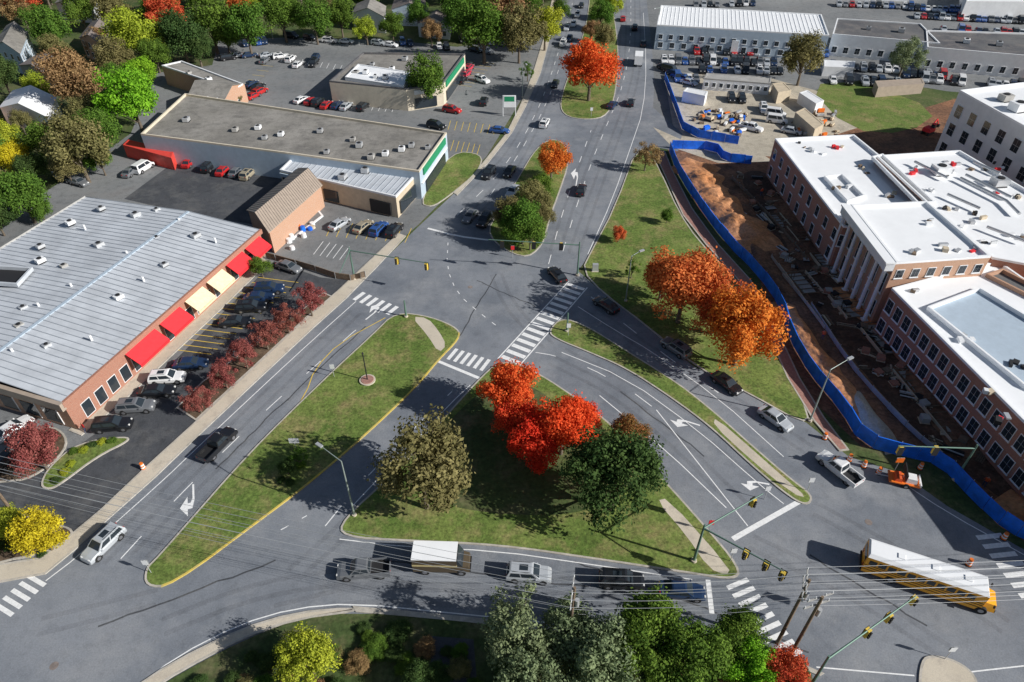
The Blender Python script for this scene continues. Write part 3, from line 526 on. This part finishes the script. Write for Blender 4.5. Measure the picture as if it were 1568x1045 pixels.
building('brick_building',[(1342,238),(1470,230),(1760,400),(1760,440),(1520,394),(1422,312)],9,'brick','roofwhite',.5,'roofwhite',acs=[(1530,280),(1440,262)],acs_s=1.8,win=[],extra=multi(pipes([((1470,275),(1540,310)),((1478,270),(1548,305)),((1540,310),(1560,330)),((1400,250),(1450,275)),((1510,350),(1568,372)),((1450,300),(1500,322)),((1490,250),(1530,268))],9,9.3),junk([(1400,262),(1455,250),(1420,290),(1500,330),(1460,320),(1550,360),(1510,370),(1480,345),(1530,255),(1500,262),(1555,300),(1520,290),(1470,260)],8.6,8.51)))
building('brick_building',[(1366,441),(1528,398),(1760,560),(1760,836)],8,'brick','roofwhite',.5,'roofwhite',win=[(3,21,.9,2.9,1.3),(3,21,4.4,6.4,1.3)],extra=junk([(1520,600),(1540,640),(1480,520),(1560,560),(1410,450)],7.5,7.51))
well([(1420,470),(1500,440),(1700,560),(1700,650),(1568,590)],8,.5,'roofwhite','bluewall').obj('roof_well')
well([(1510,420),(1535,412),(1620,455),(1600,465)],8,.5,'brickt','roofdark').obj('roof_well')
building('tower_block',[(1470,138),(1600,122),(1800,180),(1800,320)],14,'wallw','roofwhite',.6,'roofwhite',win=[(3,12,1,3.4,1.8),(3,12,5.2,7.6,1.8),(3,12,9,11.4,1.8)],acs=[(1540,150),(1560,165)],acs_s=1.5)
for l,h,wl,rf in (([(0,165),(20,140),(85,150),(70,178)],4,'wallw','roofwhite'),([(122,58),(140,35),(172,48),(158,72)],5.5,'brickt','shingle'),([(-10,70),(10,40),(42,50),(30,82)],6,'bluewall','roofgrey'),([(30,100),(55,85),(105,105),(80,122)],4,'wallg','shingle'),([(85,5),(95,-6),(150,0),(142,12)],5,'wallw','roofgrey'),([(540,20),(548,6),(590,10),(588,26)],5,'wallw','roofgrey'),([(600,14),(605,0),(650,2),(655,16)],5,'bluewall','shingle'),([(640,36),(650,24),(690,28),(688,40)],4,'wallw','shingle'),([(-90,160),(-70,135),(-15,148),(-30,175)],5,'brickt','shingle')):
    gable('house',l,h,2.,wl,rf,win=1)
# ---------------- trees
def crown_data(seed,ncl=60,nleaf=12000,ls=.05,zs=.95,cmin=.16,cmax=.3):
    r=random.Random(seed);cl=[]
    lob=[(r.uniform(0,6.28),r.uniform(-.3,.8),r.uniform(.75,1.12)) for _ in range(7)]
    for i in range(ncl):
        t=r.uniform(0,2*math.pi);c=r.uniform(-.7,1);s=math.sqrt(1-c*c);rad=r.uniform(.45,.84) if i>ncl*.2 else r.uniform(0,.45)
        lb=min(lob,key=lambda q:abs(math.sin((q[0]-t)/2))+abs(q[1]-c)*.7);rad*=lb[2]
        cl.append((Vector((s*math.cos(t),s*math.sin(t),c*zs))*rad,r.uniform(cmin,cmax),r.random()))
    vs=[];fs=[];tint=[]
    for i in range(nleaf):
        c,cr,ct=cl[r.randrange(ncl)];d=Vector((r.gauss(0,1),r.gauss(0,1),r.gauss(0,1)+.25)).normalized()
        p=c+d*cr*(r.random()**.4)*(1.25 if r.random()<.15 else 1)
        if p.z<-.75:continue
        nrm=(d+Vector((r.uniform(-.8,.8),r.uniform(-.8,.8),r.uniform(-.5,.9)))).normalized();x=nrm.orthogonal().normalized();y=nrm.cross(x);a=r.uniform(0,6.28)
        x,y=x*math.cos(a)+y*math.sin(a),y*math.cos(a)-x*math.sin(a);s=ls*r.uniform(.5,1.1);p=p+Vector((0,0,1.1));n=len(vs)
        vs+=[p-x*s*.8,p-y*s*.5,p+x*s*.8,p+y*s*.5];fs.append((n,n+1,n+2,n+3));tint.append(min(1,max(0,.45*ct+.55*r.random())))
    return cl,vs,fs,tint
SH=[crown_data(1),crown_data(2,50,11000,.052,1.0),crown_data(3,75,13000,.048,.88),crown_data(4,34,5000,.045,1.0,.1,.25),crown_data(5,48,6500,.05,.95,.12,.26)]
KC=dict(green=((.045,.1,.02),(.21,.34,.055)),bright=((.12,.3,.02),(.36,.65,.05)),dark=((.03,.065,.022),(.13,.2,.06)),olive=((.11,.11,.04),(.37,.33,.14)),grey=((.12,.165,.08),(.37,.43,.23)),yellow=((.42,.36,.02),(.92,.82,.05)),orange=((.52,.13,.02),(.97,.38,.07)),red=((.62,.02,.015),(.98,.11,.05)),redor=((.6,.035,.02),(.98,.2,.06)),rust=((.45,.07,.03),(.88,.27,.09)),maroon=((.2,.05,.045),(.47,.18,.14)),brown=((.24,.14,.07),(.5,.34,.16)),yg=((.2,.26,.03),(.62,.67,.07)),mix=((.08,.1,.03),(.5,.17,.08)))
LM={}
for k,(c1,c2) in KC.items():
    m,N,L,bs=newmat('leaves_'+k);N.remove(bs);out=[n for n in N if n.type=='OUTPUT_MATERIAL'][0]
    at=N.new('ShaderNodeAttribute');at.attribute_name='tint';oi=N.new('ShaderNodeObjectInfo')
    rp=N.new('ShaderNodeValToRGB');rp.color_ramp.elements[0].color=(*c1,1);rp.color_ramp.elements[1].color=(*c2,1);L.new(at.outputs['Fac'],rp.inputs['Fac'])
    hs=N.new('ShaderNodeHueSaturation');mr=N.new('ShaderNodeMapRange');lo,hi=(.5,.512) if k=='red' else(.488,.512);mr.inputs[3].default_value=lo;mr.inputs[4].default_value=hi;L.new(oi.outputs['Random'],mr.inputs[0]);L.new(mr.outputs[0],hs.inputs['Hue']);L.new(rp.outputs['Color'],hs.inputs['Color'])
    df=N.new('ShaderNodeBsdfDiffuse');tr=N.new('ShaderNodeBsdfTranslucent');mx=N.new('ShaderNodeMixShader');mx.inputs[0].default_value=.25
    L.new(hs.outputs['Color'],df.inputs[0]);L.new(hs.outputs['Color'],tr.inputs[0]);L.new(df.outputs[0],mx.inputs[1]);L.new(tr.outputs[0],mx.inputs[2]);L.new(mx.outputs[0],out.inputs['Surface']);LM[k]=m
TM={}
def treemesh(k,s):
    if (k,s) in TM:return TM[k,s]
    cl,vs,fs,tint=SH[s];b=MB()
    b.tube((0,0,-.02),(0,0,.4),.055,.04,M['bark'],8,cap=False);b.tube((0,0,.4),(.02,.02,1.2),.04,.015,M['bark'],7,cap=False)
    for c,cr,ct in cl[::3]:
        b.tube((0,0,.35+.3*ct),(c.x*.9,c.y*.9,c.z*.9+1.1),.02,.005,M['bark'],5,cap=False)
    nb=len(b.f);b.idx(vs,fs,LM[k]);me=b.mesh('tree_'+k)
    at=me.attributes.new('tint','FLOAT','FACE');at.data.foreach_set('value',[0]*nb+tint);TM[k,s]=me;return me
NM=dict(red='red_maple_tree',redor='red_maple_tree',orange='orange_maple_tree',rust='red_maple_tree',maroon='ornamental_tree')
def tree(u,v,rp,k='green',s=None,name=None,zf=1.):
    h=5
    for _ in range(4): r=rp*mpp(v,h)*1.1;h=1.1*r*zf
    p=G(u,v,h);s=random.randrange(3) if s is None else s
    inst(treemesh(k,s),name or NM.get(k,'broadleaf_tree'),(p.x,p.y,.0),U(0,6.28),(r*U(.95,1.08),r*U(.95,1.08),r*zf))
for t in [(778,592,56,'redor',0),(862,650,58,'red',2),(815,680,48,'red',1),(890,640,34,'red',0),(790,640,40,'redor',2),(645,716,84,'olive',1),(945,722,80,'dark',2),(965,660,34,'mix',0),(1050,432,66,'rust',2),(1015,425,36,'rust',1),(1140,500,66,'orange',0),(1100,465,50,'rust',2),(905,100,46,'redor',0),(650,118,38,'green',1),(845,243,30,'orange',1),(818,300,30,'olive',0),(800,335,38,'green',2),(780,325,28,'olive',1),(812,355,28,'green',1),(828,285,24,'green',2),(790,355,26,'green',0),(830,325,22,'olive',2),(1233,85,38,'olive',1),(1388,85,30,'grey',4),(948,358,13,'rust',0),(1022,330,12,'green',1),(990,238,22,'brown',4),(968,412,15,'green',3),(50,685,44,'maroon',0),(58,812,44,'yellow',1),(10,800,30,'yg',2),
 (300,612,25,'maroon',4),(340,572,27,'maroon',4),(372,542,26,'maroon',4),(404,513,25,'maroon',4),(437,488,25,'maroon',4),(472,458,28,'maroon',4),
 (398,407,18,'green',0),(455,700,18,'green',3),(438,715,16,'dark',0),
 (470,1005,52,'yg',2),(790,965,72,'grey',4),(870,975,60,'grey',1),(990,970,76,'green',2),(905,1010,75,'grey',0),(1060,1010,66,'green',1),(1130,975,50,'green',2),(1150,1020,45,'bright',0),(1205,1030,44,'rust',1),(640,1040,30,'dark',2),(810,1050,70,'grey',1),
 (30,295,44,'green',0),(112,222,52,'olive',1),(60,215,34,'green',2),(110,120,52,'brown',0),(200,150,50,'bright',1),(215,110,26,'bright',2),(18,240,28,'yellow',2),(205,50,44,'yg',0),(170,85,30,'olive',1),(70,40,36,'green',0),(275,50,40,'dark',2),(320,30,42,'green',1),(375,38,40,'green',0),(430,20,36,'green',2),(255,20,34,'rust',1),(480,28,32,'green',1),(520,22,28,'green',0),(30,12,26,'brown',1),(120,12,30,'green',0),(170,10,30,'olive',2),(740,38,48,'green',0),(795,45,42,'olive',1),(705,20,36,'green',2),(835,38,32,'yg',0),(660,48,20,'brown',1),(600,38,22,'green',0),(640,20,22,'green',2),(560,44,20,'yg',1),(770,10,40,'brown',1),(700,-10,40,'green',0),(925,55,20,'olive',0),(920,20,22,'green',1),(905,45,16,'brown',0),(858,12,16,'green',2),(808,108,14,'green',3),(360,152,11,'olive',0),(940,5,20,'yg',1),(0,110,30,'dark',0),(-30,230,40,'green',1),(150,195,34,'green',0),(100,255,26,'olive',2),(235,80,26,'green',2),(30,185,18,'olive',1),(130,170,30,'olive',2),(55,130,22,'yg',1),(85,75,26,'olive',0),(150,60,22,'brown',2),(5,210,30,'yg',0),(45,255,26,'dark',2),(150,240,26,'green',1),(-20,290,40,'olive',2),(60,320,20,'green',0),(230,20,26,'green',0),(300,70,26,'dark',1),(345,55,22,'green',2),(180,120,28,'green',0),(-10,330,30,'dark',1)]: tree(*t)
for i in range(75):
    u=U(-120,860);v=U(-75,2);tree(u,v,U(20,32),random.choice(['green','olive','dark','yg','brown','green','rust','green']))
for i in range(30):
    u=U(1030,1700);v=U(-75,-45);tree(u,v,U(14,22),random.choice(['green','olive','dark','yg','brown']))
def shrub(u,v,rp,k):
    r=rp*mpp(v);p=G(u,v,r*.5);inst(treemesh(k,2),'shrub',(p.x,p.y,-r*.25),U(0,6.28),(r,r,r*.6))
for i in range(80):
    u=U(270,1230);v=U(990,1060)+(40 if u<330 else 0)-(30 if 520<u<660 else 0);shrub(u,v,U(12,26),random.choice(['dark','dark','dark','green','olive','brown']))
for u,v in [(112,690),(128,688),(140,680),(155,676),(170,674),(85,735),(98,722),(108,710),(430,735),(445,738),(460,712)]: shrub(u,v,9,random.choice(['green','yg','dark']))
for i in range(16): shrub(U(-20,90),U(820,850),9,'dark')
# ---------------- poles
def signal_head(b,p,z,d):
    n=Vector((-d.y,d.x));b.obox(p,d,n,-.22,.22,-.2,.2,z-1.15,z,M['yellow']);b.obox(p,d,n,-.34,.34,.21,.23,z-1.25,z+.1,M['dark'])
    for i,c in enumerate(('ltred','yellow','green')):
        q=p-n*.2;b.tube((q.x,q.y,z-.2-.36*i),(q.x-n.x*.2,q.y-n.y*.2,z-.22-.36*i),.14,.14,M['dark'],8)
def signal(base,h,arms,m='greenpole',name='traffic_signal'):
    p=G(*base);b=MB();b.tube((p.x,p.y,0),(p.x,p.y,h),.17,.1,M[m],10);b.tube((p.x,p.y,0),(p.x,p.y,.35),.35,.3,M['conc'],10)
    for (u,v),fr in arms:
        q=G(u,v,h-.3);d=(q-p).normalized();b.tube((p.x,p.y,h-.6),(q.x,q.y,h-.2),.1,.06,M[m],8)
        for f in fr:
            c=p.lerp(q,f);signal_head(b,c,h-.35,d)
    b.obj(name)
signal((1062,860),6.6,[((1200,876),(.55,.8,1.)),((1168,757),(.85,))])
signal((543,428),6.2,[((656,404),(.6,.97)),((520,420),())])
signal((884,422),6.5,[((748,368),(.2,.5,.85)),])
signal((1462,735),6.2,[((1375,684),(.5,.95))])
signal((1235,1060),7,[((1402,914),(.45,.7,1.))])
signal((868,508),3.5,[]);signal((622,486),3.2,[])
def lamp(base,h,tip,name='street_lamp'):
    p=G(*base);q=G(*tip,h+.4);d=(q-p);L=min(d.length,3.);d.normalize();q=p+d*L;b=MB();n=Vector((-d.y,d.x))
    b.tube((p.x,p.y,0),(p.x,p.y,h),.12,.07,M['galv'],8);b.tube((p.x,p.y,h),(q.x,q.y,h+.4),.06,.04,M['galv'],6);b.obox(q,d,n,-.1,.75,-.18,.18,h+.32,h+.5,M['steel']);b.tube((p.x,p.y,0),(p.x,p.y,.3),.28,.28,M['conc'],8);b.obj(name)
lamp((543,790),9.4,(492,684));lamp((1240,645),9,(1306,547));lamp((958,462),8.5,(980,385));lamp((1005,60),9,(985,20));lamp((800,150),9,(815,110));lamp((418,60),8,(415,30))
def tsign(u,v,h=2.4,m='wallw',w=.6):
    p=G(u,v);b=MB();b.tube((p.x,p.y,0),(p.x,p.y,h),.04,.04,M['steel'],6);b.box(p.x-w/2,p.x+w/2,p.y-.065,p.y-.045,h-.75,h,M[m]);b.box(p.x-w/2,p.x+w/2,p.y+.045,p.y+.065,h-.75,h,M['steel']);b.obj('traffic_sign')
for a in [(232,878),(512,578),(1236,752),(1170,765),(1118,860),(870,515),(785,395,2.4,'red'),(905,180),(455,692,2.4,'wallw',1.2),(1370,720,2.2,'orange',.9),(1446,1010),(1085,815,2.2,'red')]: tsign(*a)
b=MB();p=G(780,178);b.box(p.x-1.6,p.x-1.4,p.y-.1,p.y+.1,0,5,M['wallw']);b.box(p.x+1.4,p.x+1.6,p.y-.1,p.y+.1,0,5,M['wallw']);b.box(p.x-1.4,p.x+1.4,p.y-.15,p.y+.15,2.2,5,M['wallw']);b.box(p.x-1.2,p.x+1.2,p.y-.17,p.y-.155,3.6,4.8,M['green']);b.obj('shop_sign')
p=G(563,584);b=MB();b.tube((p.x,p.y,.1),(p.x,p.y,.3),1.1,1.1,M['conc'],24);b.tube((p.x,p.y,.3),(p.x,p.y,.36),.9,.85,M['brickpath'],20);b.tube((p.x,p.y,.36),(p.x,p.y,5),.09,.07,M['dark'],8);b.tube((p.x-.5,p.y,4.6),(p.x+.5,p.y,4.6),.04,.04,M['dark'],6);b.tube((p.x,p.y,5),(p.x,p.y,5.3),.15,.05,M['dark'],8);b.obj('post_planter')
p=G(911,416);b=MB();b.box(p.x-.5,p.x+.5,p.y-.3,p.y+.3,.13,1.5,M['steel'],.03);b.box(p.x-.6,p.x+.6,p.y-.4,p.y+.4,.12,.2,M['conc']);b.obj('signal_cabinet')
for u,v in((83,1020),(545,630),(1330,800),(720,440)):
    p=G(u,v);b=MB();b.tube((p.x,p.y,.012),(p.x,p.y,.03),.4,.4,M['shingle'],20);b.obj('manhole_cover')
def upole(x,y,h=11.3,rz=.4):
    b=MB();b.tube((x,y,0),(x,y,h),.19,.13,M['wood'],10);d=Vector((math.cos(rz),math.sin(rz)));n=Vector((-d.y,d.x));c=Vector((x,y));pts=[]
    for z in(h-.4,h-1.6):
        b.obox(c,d,n,-1.3,1.3,.1,.22,z,z+.14,M['wallg'])
        for s in(-1.2,-.5,.5,1.2):
            q=c+d*s+n*.16;b.tube((q.x,q.y,z+.14),(q.x,q.y,z+.4),.06,.04,M['wallw'],6);pts.append((q.x,q.y,z+.4))
    b.tube((x+.35,y,h-3),(x+.35,y,h-2),.22,.22,M['steel'],10);pts.append((x,y,h-3.6));pts.append((x,y,h-4.4));b.obj('utility_pole');return pts
a=G(1190,985);c=G(880,900,11)
P1=upole(a.x,a.y,11.3,1.2);P2=upole(c.x,c.y,11,1.4);P3=upole(a.x+55,a.y+3,11.3,1.4);P4=upole(c.x-60,c.y+14,11,1.4);P5=upole(a.x+.9,a.y-1.2,10.6,.3)
w=MB()
def wire(p,q,sag=.8,r=.018):
    p=Vector(p);q=Vector(q);pr=p
    for i in range(1,13):
        t=i/12;k=p.lerp(q,t);k.z-=sag*4*t*(1-t);w.tube(pr,k,r,r,M['steel'],4,cap=False);pr=k
for A_,B2 in((P4,P2),(P2,P1),(P1,P3)):
    for i,(s,t) in enumerate(zip(A_,B2)):wire(s,t,.7+.3*(i>7))
w.obj('power_lines')
def fence(l,h=2.,name='construction_fence',m='blue'):
    p=chaik(px(l),1,False);b=MB()
    for i in range(len(p)-1):
        d=p[i+1]-p[i];L=d.length;d/=L;n=Vector((-d.y,d.x));k=max(1,int(L/2.5))
        for j in range(k):
            b.obox(p[i],d,n,L*j/k,L*(j+1)/k-.05,-.04+U(-.05,.05),.04+U(0,.05),.1,h+U(-.12,.05),M[m]);q=p[i]+d*(L*j/k);b.tube((q.x+n.x*.1,q.y+n.y*.1,0),(q.x+n.x*.1,q.y+n.y*.1,h+.1),.04,.04,M['steel'],5)
    b.obj(name)
fence([(1025,232),(1035,262),(1052,290),(1075,325),(1110,372),(1160,422),(1195,472),(1208,520),(1240,575),(1288,630),(1318,682),(1390,702),(1438,712),(1492,770),(1540,815),(1600,840)],2.3)
fence([(1017,122),(1035,172),(1048,208),(1130,222)]);fence([(1028,228),(1095,230),(1108,248),(1150,252)])
fence([(560,425),(530,432),(470,412),(408,395)],1.2,'picket_fence','wood')
fence([(1240,470),(1300,560),(1345,612),(1400,668),(1440,700)],.9,'trench_wall','wallg')
fence([(1120,275),(1165,320),(1210,370),(1235,400)],.8,'trench_wall','wood');fence([(1180,395),(1225,455),(1262,505)],.7,'trench_wall','tan')
for u,v,L,Wd in [(1228,435,6,4),(1262,402,5,3),(1350,520,7,4),(1400,590,6,3),(1300,470,6,4),(1190,340,5,3),(1450,650,6,3),(1225,360,5,3)]:
    p=G(u,v);d=(G(u+35,v+42)-p).normalized();n=Vector((-d.y,d.x));b=MB()
    for s in(-Wd/2,Wd/2):b.obox(p,d,n,-L/2,L/2,s-.06,s+.06,.02,.5,M['tan'])
    for k in range(6):
        x=-L/2+L*k/5;b.obox(p,d,n,x-.06,x+.06,-Wd/2+.07,Wd/2-.07,.3,.42,M['wood'])
    b.obox(p,d,n,-L/2+.3,L/2-.3,-Wd/4,Wd/4,.02,.2,M['wallg']);b.obj('timber_formwork')
def barrel(u,v):
    p=G(u,v);b=MB();b.tube((p.x,p.y,0),(p.x,p.y,.08),.38,.36,M['dark'],10)
    for i in range(5):b.tube((p.x,p.y,.08+.19*i),(p.x,p.y,.27+.19*i),.3-.02*i,.28-.02*i,M['orange'] if i%2==0 else M['wallw'],12)
    b.obj('traffic_barrel')
for u,v in [(1262,672),(1300,705),(1322,715),(1345,725),(1408,718),(1536,825),(1482,865),(220,718)]: barrel(u,v)
def mound(a,c,wd,hh,m,name='dirt_mound'):
    p,q=G(*a),G(*c);d=q-p;L=d.length;d/=L;n=Vector((-d.y,d.x));nx=int(L/.4)+2;ny=20;vs=[];fs=[]
    for i in range(nx+1):
        for j in range(ny+1):
            s=i/nx;t=j/ny*2-1;pt=p+d*(L*s)+n*(t*wd*(.8+.5*noise.noise(Vector((s*L*.25,wd,t*.7)))));e=max(0,1-abs(2*s-1)**4)*max(0,1-t*t)
            z=hh*e*(.7+.6*noise.fractal(Vector((pt.x*.22,pt.y*.22,0)),.9,2.1,5)) ;vs.append((pt.x,pt.y,max(z,0.019) if e>0 else 0.005))
    for i in range(nx):
        for j in range(ny):k=i*(ny+1)+j;fs.append((k,k+1,k+ny+2,k+ny+1))
    b=MB();b.idx(vs,fs,M[m],False);b.obj(name)
mound((1055,252),(1175,385),5,1.5,'clayo');mound((1045,245),(1100,262),2,.8,'clayo');mound((1192,462),(1330,655),2.4,.8,'clayo');mound((1300,600),(1370,695),1.8,.8,'gravel');mound((1115,290),(1150,330),2.2,1.2,'clay')
mound((1530,760),(1640,840),4,1.2,'clayo');mound((1190,300),(1240,400),3,.6,'clay');mound((1380,560),(1500,700),3,.6,'clay');mound((1130,345),(1215,470),1.6,.5,'clay');mound((1280,440),(1340,500),2,.5,'clayo')
for i in range(230):
    t=R();u=lerp(1150,1500,t)+U(-40,60);v=lerp(290,700,t)+U(-45,25)
    if u<1060+ (v-250)*.55: continue
    p=G(u,v);b=MB();a=U(0,3.14);d=Vector((math.cos(a),math.sin(a)));n=Vector((-d.y,d.x));k=random.choice(['lumber_pile','lumber_pile','pipe_stack','pallet'])
    L=U(.6,2.6)
    if k=='pipe_stack':
        for j in range(4):q=p+n*(.3*j);b.tube((q.x,q.y,.2),(q.x+d.x*L,q.y+d.y*L,.2),.1,.1,M[random.choice(['wallg','dark','steel'])],8)
    elif k=='pallet':
        for j in range(5):b.obox(p,d,n,0,1.2,.26*j,.26*j+.2,.12,.16,M['tan'])
        for j in range(3):b.obox(p,d,n,.5*j,.5*j+.12,0,1.24,.02,.12,M['wood'])
        b.obox(p,d,n,.1,1.1,.1,1.1,.16,.16+U(.2,.8),M[random.choice(['brick','wallg','dark','wood'])])
    else:
        for j in range(4):b.obox(p,d,n,U(-.3,0),L,.22*j,.22*j+.16,.02,.14+.1*(j%2),M[random.choice(['tan','wood','wood'])])
    b.obj(k)
def excav(u,v,col,rz,s=1.):
    p=G(u,v);b=MB();cm=M[col]
    for y in(-1.1,.7):b.box(-1.7,1.7,y,y+.5,0,.8,M['dark'],.12)
    b.box(-1.6,1.3,-1.2,1.2,.9,1.9,cm,.1);b.box(.1,1.3,-1.2,-.1,1.9,2.9,M['glass'],.1);b.box(.08,1.32,-1.22,-.08,2.9,3.0,cm)
    b.tube((1.2,.3,1.5),(3.4,.3,3.4),.25,.2,cm,6);b.tube((3.4,.3,3.4),(5.,.3,1.6),.2,.14,cm,6);b.hexa([(4.8,-.2,.7),(5.6,-.2,.9),(5.6,.8,.9),(4.8,.8,.7)],[(4.9,-.2,1.6),(5.3,-.2,1.6),(5.3,.8,1.6),(4.9,.8,1.6)],M['dark'])
    o=b.obj('excavator',(p.x,p.y,.02),rz);o.scale=(s,s,s)
excav(1085,185,'tan',2.4,.6);excav(1420,205,'red',.6,.8)
for i in range(70):
    u=U(1050,1145) if i%3 else U(1215,1285);v=U(172,212)
    p=G(u,v);b=MB();a=U(0,1.5);d=Vector((math.cos(a),math.sin(a)));n=Vector((-d.y,d.x));mm=M[random.choice(['tan','wallw','gravel','orange','wood','wood','steel','blue'])]
    L=U(.8,2.);b.obox(p,d,n,0,L,0,U(.6,1.3),.02,.2,M['wood']);b.obox(p,d,n,.05,L-.05,.05,.55,.2,U(.4,1.1),mm);b.obj('material_stack')
for i in range(22):
    p=G(U(415,480),U(340,385));b=MB();b.tube((p.x,p.y,0),(p.x,p.y,U(.5,1.1)),.5,.42,M[random.choice(['wallw','blue','tan','orange','wallg'])],9);b.obj('bin')
def person(u,v,top,rz,leg='jeans',hat=None):
    p=G(u,v);J=[(0,0,.95),(0,0,1.2),(0,0,1.45),(0,0,1.55),(.02,0,1.68),(0,.2,1.42),(.05,.28,1.15),(.2,.25,.95),(0,-.2,1.42),(-.05,-.28,1.15),(.05,-.27,.9),(0,.1,.9),(.1,.11,.5),(.0,.11,.06),(.16,.12,.04),(0,-.1,.9),(-.05,-.11,.5),(-.2,-.11,.08),(-.06,-.12,.04)]
    E=[(0,1),(1,2),(2,3),(3,4),(2,5),(5,6),(6,7),(2,8),(8,9),(9,10),(0,11),(11,12),(12,13),(13,14),(0,15),(15,16),(16,17),(17,18)]
    rr=[.15,.15,.15,.06,.115,.075,.05,.04,.075,.05,.04,.1,.07,.05,.04,.1,.07,.05,.04]
    me=bpy.data.meshes.new('person');me.from_pydata(J,E,[]);o=bpy.data.objects.new('pedestrian' if hat is None else 'construction_worker',me);C.objects.link(o)
    o.modifiers.new('Skin','SKIN')
    if len(me.skin_vertices):
        for i,k in enumerate(rr):me.skin_vertices[0].data[i].radius=(k,k)
        me.skin_vertices[0].data[0].use_root=True
    m,N,L,bs=newmat('clothes_'+top);tc=N.new('ShaderNodeTexCoord');sx=N.new('ShaderNodeSeparateXYZ');L.new(tc.outputs['Object'],sx.inputs[0]);rp=N.new('ShaderNodeValToRGB');rp.color_ramp.interpolation='CONSTANT'
    def colof(k): return M[k].node_tree.nodes['Principled BSDF'].inputs['Base Color'].default_value
    mp=N.new('ShaderNodeMath');mp.operation='DIVIDE';mp.inputs[1].default_value=2;L.new(sx.outputs[2],mp.inputs[0]);L.new(mp.outputs[0],rp.inputs[0])
    rp.color_ramp.elements[0].color=colof(leg);rp.color_ramp.elements[1].position=.47;rp.color_ramp.elements[1].color=colof(top);e=rp.color_ramp.elements.new(.755);e.color=colof('skin');e=rp.color_ramp.elements.new(.86);e.color=colof(hat or 'dark')
    L.new(rp.outputs[0],bs.inputs['Base Color']);me.materials.append(m)
    sd=o.modifiers.new('Sub','SUBSURF');sd.levels=1;sd.render_levels=1;o.location=(p.x,p.y,.03);o.rotation_euler=(0,0,rz)
for u,v,t,r in [(1467,640,'hivis',1),(1412,590,'hivis',2),(1470,632,'hivis',3),(1258,520,'hivis',1),(1165,300,'hivis',2),(1505,745,'hivis',1)]: person(u,v,t,r,'jeans','red')
person(120,654,'dark',2);person(132,662,'ltred',1)
# ---------------- light / camera
w_=bpy.data.worlds.new('World');bpy.context.scene.world=w_;w_.use_nodes=True;N=w_.node_tree.nodes;L=w_.node_tree.links
sk=N.new('ShaderNodeTexSky');sk.sky_type='NISHITA';sk.sun_disc=False;sk.sun_elevation=math.radians(30);sk.sun_rotation=math.radians(110);L.new(sk.outputs[0],N['Background'].inputs[0]);N['Background'].inputs[1].default_value=.058
s=bpy.data.lights.new('sun','SUN');s.energy=5;s.angle=math.radians(.5);s.color=(1,.975,.93);so=bpy.data.objects.new('sun',s);C.objects.link(so)
el=math.radians(30);az=math.radians(-20);sv=Vector((math.cos(az)*math.cos(el),math.sin(az)*math.cos(el),math.sin(el)));so.rotation_euler=sv.to_track_quat('Z','Y').to_euler();so.location=(50,0,100)
cd=bpy.data.cameras.new('camera');co=bpy.data.objects.new('camera',cd);C.objects.link(co);co.location=(0,0,H);co.rotation_euler=(math.radians(50),0,0);cd.sensor_width=36;cd.lens=36*F/1568;cd.clip_end=6000
bpy.context.scene.camera=co
vs_=bpy.context.scene.view_settings;vs_.view_transform='Standard';vs_.look='None';vs_.exposure=0
